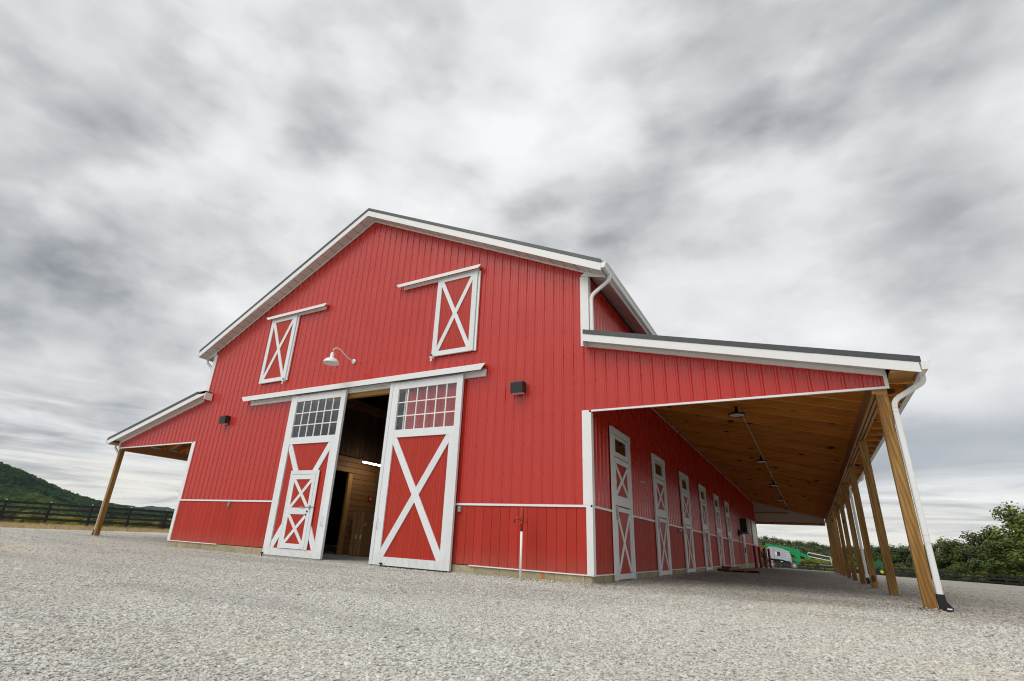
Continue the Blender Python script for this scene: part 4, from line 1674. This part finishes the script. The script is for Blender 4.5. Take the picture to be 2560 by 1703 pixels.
outlet(-2.90, -.017, 1.42, 0, 'small grey outlet box just right of the big doors')
outlet(-10.86, -.017, 1.42, 0, 'small grey outlet box on the red wainscot left of the big doors')
for y, lab in ((7.68, 'round grey outlet cover on the side wall before the third stall door'), (18.8, 'round grey outlet cover on the side wall before the sixth stall door'), (31.4, 'round grey outlet cover at the far end of the side wall')):
    t = thing('outlet_cover', lab, 'outlet cover', (.017, y, 1.42), 0, 'round outlet covers on the side wall')
    MB().box(0, .035, -.05, .05, -.07, .07).build('box', 'grey_box', t)
    MB().lathe([(.062, .036), (.058, .075), (.035, .095), (.001, .098)], (0, 0, 0), 16, 'X').build('dome', 'steel', t, True)
t = thing('wall_hook', 'small white hook on the shaded side wall between the first two stall doors', 'hook', (.006, 3.55, 2.38))
MB().tube([(.0, 0, 0), (.07, 0, 0), (.10, .02, -.02), (.10, .05, .01)], .012, 7).build('hook_arm', 'white_trim', t)
MB().lathe([(.03, 0), (.03, .012), (.001, .013)], (0, 0, 0), 10, 'X').build('hook_plate', 'white_trim', t)
t = thing('electric_meter', 'round black meter with a thin pipe running down the side wall', 'meter', (.02, 23.9, 1.98))
MB().box(0, .10, -.14, .14, -.16, .16).build('socket_box', 'black_metal', t)
MB().lathe([(.10, .10), (.10, .19), (.08, .22), (.001, .225)], (0, 0, 0), 18, 'X').build('dial', 'black_metal', t, True)
MB().lathe([(.103, .13), (.108, .14), (.103, .15)], (0, 0, 0), 18, 'X').build('ring', 'steel', t, True)
MB().box(.02, .05, -.02, .02, -1.68, -.161).build('pipe', 'brown_trim', t)
t = thing('wall_cabinet', 'boxy metal unit with a dark grille high on the side wall above the walk door', 'wall unit', (.024, 25.3, 2.43))
MB().box(0, .36, .02, 1.9, -.40, .42).build('casing', 'brown_trim', t)
MB().box(.02, .34, 0, .018, -.36, .38).build('grille', 'black_metal', t)
for zz in np.linspace(-.32, .32, 9):
    MB().box(.03, .33, -.010, -.002, zz, zz + .02).build('louvre', 'black_metal', t)
MB().box(.362, .38, 1.6, 1.9, -.44, .46).build('end_flange', 'white_trim', t)

# hydrant in front of the wainscot
gz = g1(-1.27, -.35)
t = thing('yard_hydrant', 'frost hydrant: white pipe with a rusty red head before the right wainscot', 'hydrant', (-1.27, -.33, gz))
MB().tube([(0, 0, -.1), (0, 0, .87)], .023, 12).build('standpipe', 'white_trim', t, True)
MB().tube([(0, 0, .85), (0, 0, .98), (0, 0, .985), (0, 0, 1.02)], [.026, .026, .036, .036], 10).build('collar', 'rust_pump', t, True)
MB().tube([(0, 0, 1.0), (0, 0, 1.04), (0, 0, 1.14), (0, 0, 1.24), (0, 0, 1.28)], [.03, .044, .040, .030, .012], 10).build('pump_head', 'rust_pump', t, True)
MB().tube([(0, 0, 1.08), (-.09, -.02, 1.085), (-.14, -.03, 1.07), (-.145, -.03, 1.0)], [.018, .018, .018, .022], 8).build('spout', 'rust_pump', t, True)
MB().tube([(.0, 0, 1.24), (.05, 0, 1.26), (.10, 0, 1.20), (.13, 0, 1.10), (.115, 0, 1.02), (.06, 0, 1.0)], .009, 6).build('lever', 'rust_pump', t, True)
MB().tube([(-.02, 0, 1.28), (.03, 0, 1.30)], .014, 6).build('pivot', 'rust_pump', t)

# ceiling lamps of the lean-to with their conduit
for k, y in enumerate((3.5, 10.7, 17.9, 25.2, 32.6)):
    ordn = ('nearest', 'second nearest', 'middle', 'second farthest', 'farthest')[k]
    t = thing('ceiling_lamp', f'black round lamp under the lean-to ceiling, {ordn} of the five', 'ceiling lamp', (2.36, y, 3.875), 0, 'round lamps in a row under the lean-to ceiling')
    MB().lathe([(.001, .10), (.045, .10), (.05, .06), (.11, .05), (.18, .035), (.192, .01), (.185, -.01), (.16, -.005)], (0, 0, 0), 26).build('housing', 'black_metal', t, True)
    MB().lathe([(.161, -.006), (.001, -.010)], (0, 0, 0), 26).build('lens', 'lens_white', t)
    MB().tube([(0, 0, .09), (0, 0, .21)], .03, 8).build('stem', 'black_metal', t)
MB().tube([(2.42, 3.5, 4.040), (2.42, 32.6, 4.040)], .011, 8).build('conduit', 'soffit', barn)

# planks lying on the gravel
gz = g1(.3, 16)
for k, (x0, x1, y0, y1, z0, lab) in enumerate([(-.0, .0, 0, 0, 0, '')]):
    pass
t = thing('wood_pallet', 'low brown pallet lying on the gravel near the fifth stall door', 'pallet', (.62, 15.6, g1(.6, 15.6)), math.radians(62))
for k in range(7):
    MB().box(-1.05, 1.05, -.42 + k * .125, -.33 + k * .125, .085, .105).build('slat', 'pallet_wood', t)
for k in range(3):
    MB().box(-1.0 + k * .96, -.92 + k * .96, -.43, .43, -.02, .084).build('runner', 'pallet_wood', t)
t = thing('wood_block', 'short brown wood blocks stacked on the low pallet', 'wood', (.40, 15.9, g1(.5, 15.9) + .106), math.radians(70))
for k in range(3):
    MB().box(-.45, .35, -.20 + k * .13, -.09 + k * .13, 0, .09).build('block', 'pallet_wood', t)

# bollards
for k, (x, y) in enumerate(((.24, 30.2), (.38, 31.9), (.50, 34.8), (.68, 36.4))):
    gz = g1(x, y)
    t = thing('bollard', ('dark red bollard, nearest of the four by the far wall corner', 'dark red bollard, second nearest of the four', 'dark red bollard, third of the four by the wall corner', 'dark red bollard farthest from the stall doors')[k], 'bollard', (x, y, gz), 0, 'dark red bollards at the far wall corner')
    MB().lathe([(.085, -.2), (.085, 1.25), (.075, 1.29), (.045, 1.32), (.001, 1.33)], (0, 0, 0), 16).build('bollard_pipe', 'bollard_red', t, True)

# ================================================================== boom lift
def P_at(az, D):
    a = math.radians(az)
    return CAM[0] + D * math.sin(a), CAM[1] + D * math.cos(a)


lx, ly = P_at(-2.45, 66)
lift = thing('boom_lift', 'green and grey articulated boom lift parked behind the barn', 'boom lift', (lx, ly, g1(lx, ly)), math.radians(2))
sx = 1.15
# chassis
MB().box(-1.05, 1.35, -.75, .75, .32, .62).box(-1.0, 1.2, -.5, .5, .62, .78).build('chassis', 'black_metal', lift)
for i, wx in enumerate((-.95, 1.10)):
    for wy in (-.82, .82):
        w = MB().lathe([(.20, -.15), (.30, -.14), (.335, -.09), (.335, .09), (.30, .14), (.20, .15)], (wx, wy, .335), 22, 'Y').build('wheel', 'tyre', lift, True)
        MB().lathe([(.001, -.13), (.10, -.12), (.20, -.135), (.20, .135), (.10, .12), (.001, .13)], (wx, wy, .335), 18, 'Y').build('rim', 'grey_box', w, True)
        MB().lathe([(.001, .15), (.05, .15), (.06, .12)], (wx, wy, .335), 12, 'Y').build('hub', 'lens_white', w, True)
# turntable covers with rounded outline
prof = [(-1.42, .98), (-1.45, 1.55), (-1.38, 1.80), (-1.15, 1.92), (-.5, 1.90), (.3, 1.78), (.75, 1.62), (.98, 1.45), (1.05, 1.20), (1.03, .80), (.55, .80), (.1, .90)]
prof = [(a * .88, b * .92) for a, b in prof]
for ys, off in ((-.80, .34), (.46, .34)):
    cv = MB().prism([(a, ys, b) for a, b in prof], (0, off, 0)).build('cover', 'lift_grey', lift)
    if ys < 0:
        MB().box(-.62, -.60, ys - .003, ys - .001, .95, 1.72).build('seam', 'black_metal', cv)
        MB().box(-.50, -.34, ys - .006, ys - .002, 1.18, 1.38).build('decal', 'paper', cv)
        MB().box(-.335, -.06, ys - .006, ys - .002, 1.10, 1.40).build('decal', 'black_metal', cv)
        for q in (1.02, 1.16, 1.30, 1.44):
            MB().box(.45, .85, ys - .006, ys - .002, q, q + .02).build('vent', 'paper', cv)
MB().box(-1.15, .85, -.45, .45, .74, 1.45).build('turntable', 'black_metal', lift)
MB().bar((-1.35, -.1, 1.90), (.95, -.1, 1.66), .32, .22).bar((.55, -.1, 1.70), (1.55, -.1, 1.45), .30, .34).build('upper_boom', 'lift_green', lift)
MB().bar((.75, -.15, 1.50), (1.62, -.15, 1.20), .25, .24).build('mid_arm', 'lift_green', lift)
MB().bar((.85, -.15, .95), (1.60, -.15, .70), .25, .22).build('lower_arm', 'lift_green', lift)
MB().prism([(1.25, -.32, 1.62), (1.62, -.32, 1.70), (1.78, -.32, 1.5), (1.70, -.32, .72), (1.5, -.32, .66)], (0, .32, 0)).build('knuckle', 'lift_green', lift)
MB().bar((1.20, -.18, 1.25), (1.62, -.18, .78), .12, .14).build('strut', 'lift_green', lift)
MB().bar((1.65, -.15, 1.35), (2.65, -.15, 1.08), .25, .26).build('jib', 'lift_green', lift)
m = MB()
for (a, b) in (((2.55, -.3, 1.45), (4.4, -.3, 1.20)), ((2.60, -.3, 1.16), (4.4, -.3, .92)), ((2.55, .35, 1.45), (4.4, .35, 1.20))):
    m.tube([a, b], .035, 8)
m.tube([(2.55, -.3, 1.45), (2.42, -.3, 1.38), (2.46, -.3, 1.22), (2.60, -.3, 1.16)], .035, 8)
m.tube([(2.55, -.3, 1.45), (2.55, .35, 1.45)], .03, 8)
m.tube([(4.4, -.3, 1.20), (4.4, .35, 1.20)], .03, 8)
m.tube([(4.4, -.3, 1.20), (4.4, -.3, .55)], .03, 8)
m.build('platform_rail', 'lens_white', lift, True)
MB().box(3.3, 4.45, -.35, .4, .55, .61).build('platform_floor', 'grey_box', lift)
MB().box(-.85, -.70, -.78, -.74, .42, .55).build('marker', 'yellow_paint', lift)
for q in (-.98, -.1, .75):
    MB().box(q, q + .2, -.79, -.755, .66, .72).build('reflector', 'lens_white', lift)

for o in [q for q in bpy.data.objects if q.parent == lift or (q.parent and q.parent.parent == lift)]:
    for v in o.data.vertices:
        if v.co.z > .7:
            v.co.z = .7 + (v.co.z - .7) * 1.30

# small tractor seen between the posts
tx, ty = P_at(4.05, 58)
tr = thing('tractor', 'small green tractor with a yellow seat seen between the lean-to posts', 'tractor', (tx, ty, g1(tx, ty)), math.radians(-8))
MB().prism([(-.1, -.32, .55), (1.15, -.32, .55), (1.2, -.32, .80), (1.1, -.32, 1.02), (.2, -.32, 1.10), (-.1, -.32, 1.08)], (0, .64, 0)).build('hood', 'tractor_green', tr)
MB().box(-1.0, -.05, -.30, .30, .45, .72).build('body', 'tractor_green', tr)
MB().prism([(-1.1, -.62, .70), (-.9, -.62, .98), (-.4, -.62, .98), (-.15, -.62, .70)], (0, .25, 0)).prism([(-1.1, .37, .70), (-.9, .37, .98), (-.4, .37, .98), (-.15, .37, .70)], (0, .25, 0)).build('fender', 'tractor_green', tr)
MB().box(-.75, -.35, -.22, .22, .95, 1.03).box(-.82, -.75, -.22, .22, 1.0, 1.38).build('seat', 'yellow_paint', tr)
MB().tube([(-.0, 0, 1.05), (-.18, 0, 1.28)], .02, 6).lathe([(.16, .0), (.18, .01), (.16, .02)], (-.18, 0, 1.28), 12).build('steering', 'black_metal', tr)
for (wx, wy, r) in ((-.65, -.5, .45), (-.65, .5, .45), (.85, -.42, .27), (.85, .42, .27)):
    w = MB().lathe([(r * .5, -.11), (r * .95, -.11), (r, -.06), (r, .06), (r * .95, .11), (r * .5, .11)], (wx, wy, r), 20, 'Y').build('wheel', 'black_rubber', tr, True)
    MB().lathe([(.001, -.09), (r * .5, -.10), (r * .5, .10), (.001, .09)], (wx, wy, r), 16, 'Y').build('rim', 'yellow_paint', w, True)
MB().box(1.2, 1.5, -.5, .5, .2, .6).bar((.6, -.4, .75), (1.25, -.4, .45), .08, .1).bar((.6, .4, .75), (1.25, .4, .45), .08, .1).build('loader', 'tractor_green', tr)

# ================================================================== fences
def fence(pts_, label, H=1.35, rails=(.30, .62, .94, 1.24), sp=2.44):
    """posts and rails, each a part"""
    f = thing('board_fence', label, 'fence', (pts_[0][0], pts_[0][1], g1(*pts_[0])))
    bx_, by_ = pts_[0]
    bz = f.location.z
    # even posts along the polyline
    P_ = []
    for (a, b) in zip(pts_, pts_[1:]):
        L = math.hypot(b[0] - a[0], b[1] - a[1])
        k_ = max(1, round(L / sp))
        for q in range(k_):
            P_.append((a[0] + (b[0] - a[0]) * q / k_, a[1] + (b[1] - a[1]) * q / k_))
    P_.append(pts_[-1])
    for (x, y) in P_:
        z = g1(x, y)
        MB().box(-.065, .065, -.065, .065, -.3, H).build('post', 'fence_black', f, loc=(x - bx_, y - by_, z - bz))
        if label.startswith('black four-rail'):
            MB().prism([(-.04, -.04, 0), (.04, -.04, 0), (.02, -.04, .045), (-.02, -.04, .045)], (0, .08, 0)).build('insulator', 'lens_white', f, loc=(x - bx_, y - by_, z - bz + H))
    for (a, b) in zip(P_, P_[1:]):
        za, zb2 = g1(*a), g1(*b)
        for r in rails:
            sag = random.uniform(-.012, .012)
            MB().bar((a[0] - bx_, a[1] - by_, za - bz + r + sag), (b[0] - bx_, b[1] - by_, zb2 - bz + r - sag), .03, .145).build('rail', 'fence_black', f)
    return f


fence([(-46.0, -9.0), (-40.4, 4.3), (-36.9, 12.6), (-26, 38)], 'black four-rail board fence beyond the straw strip on the left')
fence([(-16, 80), (4.5, 70.4), (15.2, 64.4), (32, 50.5)], 'black board fence behind the lift and the lean-to posts')

# straw tufts along the left edge of the lot
m = MB()
for k in range(9000):
    y = random.uniform(-14, 26)
    x = -26.0 - .12 * (y - 2) - random.random() ** 1.2 * 15
    z = g1(x, y) if k % 30 == 0 or k == 0 else z
    a = random.uniform(0, 6.28)
    h = random.uniform(.04, .20)
    l_ = random.uniform(.05, .28)
    dx, dy = math.cos(a) * l_, math.sin(a) * l_
    z_ = .34
    m.poly([(x, y, z_ - .05), (x + .03, y + .01, z_ - .05), (x + dx, y + dy, z_ + h)])
m.build('dry_straw', 'straw', kind='stuff')

# ================================================================== trees
def tree_meshes(seed, h, cr, nclump, leaf, nl, shape='round'):
    r = random.Random(seed)
    tk = MB()
    top = h * .62
    tk.tube([(0, 0, -.4), (.03, 0, h * .12), (r.uniform(-.15, .15), r.uniform(-.1, .1), h * .35), (r.uniform(-.3, .3), r.uniform(-.3, .3), top)], [h * .028, h * .022, h * .016, h * .007], 8)
    clumps = []
    for k in range(nclump):
        a = r.uniform(0, 6.283)
        t = r.random()
        zc = h * (.22 + .70 * t)
        env = math.sin(math.pi * min(1, max(0, (zc / h - .10) / .92))) ** .6
        rad = cr * env * math.sqrt(r.random()) * .92
        c = Vector((math.cos(a) * rad, math.sin(a) * rad, zc))
        clumps.append((c, r.uniform(.09, .17) * h))
        if k % 3 == 0:
            tk.tube([(0, 0, zc * .55), (c.x * .55, c.y * .55, zc * .85), tuple(c)], [h * .008, h * .005, h * .002], 5)
    lf = MB()
    for k in range(nl):
        c, s_ = clumps[k % len(clumps)]
        d = Vector((r.gauss(0, 1), r.gauss(0, 1), r.gauss(0, .75)))
        d.normalize()
        p = c + d * s_ * (r.random() ** .4)
        n_ = (d + Vector((r.uniform(-.7, .7), r.uniform(-.7, .7), r.uniform(-.2, 1)))).normalized()
        a = n_.orthogonal().normalized()
        b = n_.cross(a)
        l_ = leaf * r.uniform(.6, 1.3)
        an = r.uniform(0, 6.28)
        u = (a * math.cos(an) + b * math.sin(an)) * l_
        v = (-a * math.sin(an) + b * math.cos(an)) * l_ * .62
        lf.poly([p - u * .5, p + v * .5 - u * .05 - n_ * l_ * .08, p + u * .5, p - v * .5 + u * .05 - n_ * l_ * .08])
    return tk.mesh('trunk'), lf.mesh('crown')


KINDS_ = []
for s_, h_, cr_, nc, lf_, nl_ in ((1, 10, 4.2, 60, .40, 9000), (2, 9, 4.6, 55, .42, 8000), (3, 11, 3.6, 60, .40, 8000), (4, 8, 3.8, 45, .38, 7000)):
    KINDS_.append((tree_meshes(s_, h_, cr_, nc, lf_, nl_), h_))
TMESH = {}


def add_tree(x, y, h, kind, mat, label, group=None, name='tree', z=None, wide=1.0, cat='tree'):
    (tk, cw), h0 = KINDS_[kind]
    key = (kind, mat)
    if key not in TMESH:
        c2 = cw.copy()
        c2.materials.append(MATS[mat])
        if not tk.materials:
            tk.materials.append(MATS['bark'])
        TMESH[key] = c2
    s_ = h / h0
    t = thing(name, label, cat, (x, y, g1(x, y) if z is None else z), random.uniform(0, 6.28), group)
    t.scale = (s_ * wide, s_ * wide, s_)
    inst(tk, 'trunk', t)
    inst(TMESH[key], 'crown', t)
    return t


# trees beyond the right fence: (azimuth, distance, height of top over the eye line as slope, kind, leaves)
near = [(14.3, 92, .078, 0, 'leaf_green', 1.0, 'tall leafy green tree at the right edge of the view behind the fence'),
        (12.2, 96, .046, 1, 'leaf_mixed', 1.0, 'yellow-tinged green tree just left of the tallest tree on the right'),
        (13.2, 84, .034, 3, 'leaf_green', 1.25, 'bushy green tree low in front of the tallest tree'),
        (10.7, 104, .031, 1, 'leaf_green', 1.2, 'rounded green tree in the gap right of the first post downspout'),
        (9.7, 108, .034, 0, 'leaf_green', 1.0, 'green tree with a small peaked top right of the front post'),
        (8.7, 104, .027, 3, 'leaf_mixed', 1.2, 'lower olive tree right beside the front post'),
        (16.5, 88, .07, 2, 'leaf_green', 1.0, 'green tree mostly outside the right edge of the view'),
        (11.6, 88, .026, 1, 'leaf_dark', 1.2, 'dark low tree behind the fence, left of the tallest tree'),
        (7.4, 118, .024, 3, 'leaf_dark', 1.2, 'dark green tree between the first and second posts'),
        (6.2, 122, .021, 1, 'leaf_green', 1.2, 'mid green tree between the second and third posts'),
        (5.2, 120, .020, 3, 'leaf_green', 1.3, 'low green tree seen past the third post'),
        (4.7, 150, .0225, 0, 'leaf_dark', .9, 'dark tree with a lone high tuft beside the third post')]
for az, D_, sl_, kd, mt, wd2, lab in near:
    x, y = P_at(az, D_)
    z0 = g1(x, y) - .3
    h = CAM[2] + sl_ * D_ - z0
    add_tree(x, y, h, kd, mt, lab, 'trees behind the right fence', wide=wd2)

# wooded rise behind the lift
rr = random.Random(5)
cnt = 0
for row, D0 in enumerate((150, 185, 225)):
    az = -6.0 + row * .3
    while az < 15.5:
        D_ = D0 + rr.uniform(-10, 10)
        base = np.interp(az, [-8, -4.2, -2, -1.1, .3, 1.4, 3, 6, 10, 18], [.034, .031, .0288, .0268, .025, .0222, .021, .020, .020, .022])
        sl_ = base - (2 - row) * .0048 + rr.uniform(-.0022, .0010)
        x, y = P_at(az, D_)
        z0 = g1(x, y) - .5
        top = CAM[2] + sl_ * D_
        hh = rr.uniform(7.5, 9.5)
        kd = rr.randrange(4)
        mt = rr.choice(['leaf_dark', 'leaf_dark', 'leaf_green', 'leaf_mixed', 'leaf_dark', 'leaf_rust'] if row < 2 else ['leaf_dark', 'leaf_dark', 'leaf_green'])
        mt2 = {'leaf_dark': 'dark green', 'leaf_green': 'mid green', 'leaf_mixed': 'olive', 'leaf_rust': 'rusty brown'}[mt]
        t = add_tree(x, y, hh, kd, mt, f'{mt2} tree, {("front", "middle", "back")[row]} row of the wooded rise', f'{mt2} trees in the {("front", "middle", "back")[row]} row of the wooded rise', z=top - hh, wide=1.25)
        cnt += 1
        az += rr.uniform(1.0, 1.5) * (150 / D_) ** .5 * 1.1


# the rise itself
def ridge(name, az0, az1, D0, D1, prof, mat, base=-9, jit=0.0, nseg=120, seed=1, depth=1.0):
    r = random.Random(seed)
    m = MB()
    rows = 8
    prev = None
    for j in range(rows + 1):
        t = j / rows
        ring = []
        for i in range(nseg + 1):
            az = az0 + (az1 - az0) * i / nseg
            D_ = D0 + (D1 - D0) * t
            top = CAM[2] + prof(az) * D1
            z = base + (top - base) * math.sin(t * math.pi / 2) ** .9
            z += jit * r.uniform(-1, 1) * (t ** .5)
            x, y = P_at(az, D_)
            ring.append(len(m.v))
            m.v.append((x, y, z))
        if prev:
            for i in range(nseg):
                m.f.append((prev[i], prev[i + 1], ring[i + 1], ring[i]))
        prev = ring
    # back side falls away again
    ring = []
    for i in range(nseg + 1):
        az = az0 + (az1 - az0) * i / nseg
        x, y = P_at(az, D1 * 1.25)
        ring.append(len(m.v))
        m.v.append((x, y, base))
    for i in range(nseg):
        m.f.append((prev[i], prev[i + 1], ring[i + 1], ring[i]))
    return m.build(name, mat, None, True, 'structure')


ridge('wooded_rise', -14, 26, 128, 235, lambda az: float(np.interp(az, [-14, -4, 2, 10, 26], [.026, .020, .012, .010, .012])), 'hill_forest', -3.5, .3, 90, 3)
# the near hill on the left, and the far blue ridge
HP = ([-95, -80, -73.5, -72, -70.5, -68.9, -67.3, -65.5, -62, -55], [.100, .082, .0575, .0495, .039, .0295, .0218, .016, .011, .006])
ridge('hill', -100, -56, 380, 760, lambda az: float(np.interp(az, *HP)), 'hill_forest', -8, 1.0, 200, 4)
ridge('far_ridge', -90, -20, 2300, 2900, lambda az: .0228 + .0011 * math.sin(az * 1.9) + .0007 * math.sin(az * 4.3 + 1), 'hill_forest', -8, 2.0, 260, 6)

# tree canopy of the left hill: one mass nobody could count
m = MB()
rr = random.Random(9)
ico = []
ph_ = (1 + 5 ** .5) / 2
for a, b in ((-1, ph_), (1, ph_), (-1, -ph_), (1, -ph_)):
    ico += [(a, b, 0)]
for a, b in ((-1, ph_), (1, ph_), (-1, -ph_), (1, -ph_)):
    ico += [(0, a, b)]
for a, b in ((ph_, -1), (ph_, 1), (-ph_, -1), (-ph_, 1)):
    ico += [(a, 0, b)]
IF = [(0, 11, 5), (0, 5, 1), (0, 1, 7), (0, 7, 10), (0, 10, 11), (1, 5, 9), (5, 11, 4), (11, 10, 2), (10, 7, 6), (7, 1, 8), (3, 9, 4), (3, 4, 2), (3, 2, 6), (3, 6, 8), (3, 8, 9), (4, 9, 5), (2, 4, 11), (6, 2, 10), (8, 6, 7), (9, 8, 1)]
for k in range(5200):
    az = rr.uniform(-78, -60)
    t = rr.random() ** .7
    D_ = 380 + 380 * t
    top = CAM[2] + float(np.interp(az, *HP)) * 760
    z = -8 + (top + 8) * math.sin(t * math.pi / 2) ** .9
    if z < -4:
        continue
    x, y = P_at(az, D_)
    s_ = rr.uniform(2.0, 4.6)
    i = len(m.v)
    for v in ico:
        m.v.append((x + v[0] * s_ * rr.uniform(.4, .7), y + v[1] * s_ * rr.uniform(.4, .7), z + v[2] * s_ * rr.uniform(.4, .75)))
    m.f += [(i + a, i + b, i + c) for a, b, c in IF]
m.build('hill_canopy', 'hill_forest', kind='stuff')

# shrubs beyond the left fence and behind the right one
rr = random.Random(21)
shr = []
for k in range(26):
    az = -76 + k * .78 + rr.uniform(-.2, .2)
    D_ = rr.uniform(56, 74) if k % 2 else rr.uniform(80, 105)
    mt = rr.choice(['leaf_yellow', 'leaf_yellow', 'leaf_green', 'leaf_mixed'])
    shr.append((az, D_, rr.uniform(.001, .008) if k % 2 else rr.uniform(.004, .010), mt, 'left'))
for k in range(16):
    az = -1.2 + k * 1.0 + rr.uniform(-.2, .2)
    D_ = rr.uniform(86, 96)
    mt = 'leaf_yellow' if az < 3 else rr.choice(['leaf_green', 'leaf_mixed', 'leaf_dark'])
    shr.append((az, D_, rr.uniform(-.004, .003), mt, 'right'))
names_ = {'leaf_yellow': 'yellow-green', 'leaf_green': 'green', 'leaf_mixed': 'olive', 'leaf_dark': 'dark green'}
for az, D_, sl_, mt, side in shr:
    x, y = P_at(az, D_)
    z0 = g1(x, y) - .3
    h = max(1.2, CAM[2] + sl_ * D_ - z0)
    lab = f'{names_[mt]} shrub growing beyond the {side} fence'
    add_tree(x, y, h, rr.randrange(4), mt, lab, f'{names_[mt]} shrubs beyond the {side} fence', 'shrub', z=z0, wide=1.6, cat='shrub')

# like-coloured neighbours are told apart by counting from the left
ORD = ['leftmost', 'second', 'third', 'fourth', 'fifth', 'sixth', 'seventh', 'eighth', 'ninth', 'tenth', 'eleventh', 'twelfth', 'thirteenth', 'fourteenth', 'fifteenth', 'sixteenth', 'seventeenth', 'eighteenth', 'nineteenth', 'twentieth']
byl = {}
for o in bpy.data.objects:
    if o.parent is None and o.get('category') in ('tree', 'shrub'):
        byl.setdefault(o['label'], []).append(o)
for lab, os_ in byl.items():
    if len(os_) > 1:
        os_.sort(key=lambda o: math.atan2(o.location.x - CAM[0], o.location.y - CAM[1]))
        for k, o in enumerate(os_):
            w_ = ORD[k] if k < len(ORD) else 'rightmost'
            o['label'] = (f'leftmost {lab}' if k == 0 else f'{w_} {lab}, from the left') if k < len(os_) - 1 else f'rightmost {lab}'

# ================================================================== air
hz = MB().box(-3600, 3600, -3600, 3600, -12, 95).build('haze', 'white_trim', kind='stuff')
hz.data.materials.clear()
hm = bpy.data.materials.new('haze')
hm.use_nodes = True
hm.node_tree.nodes.clear()
ht = NT(hm.node_tree)
pv = ht.new('ShaderNodeVolumePrincipled')
pv.inputs['Color'].default_value = (.55, .76, 1.0, 1)
pv.inputs['Density'].default_value = .00005
ho = ht.new('ShaderNodeOutputMaterial')
ht.link(pv.outputs[0], ho.inputs['Volume'])
hz.data.materials.append(hm)
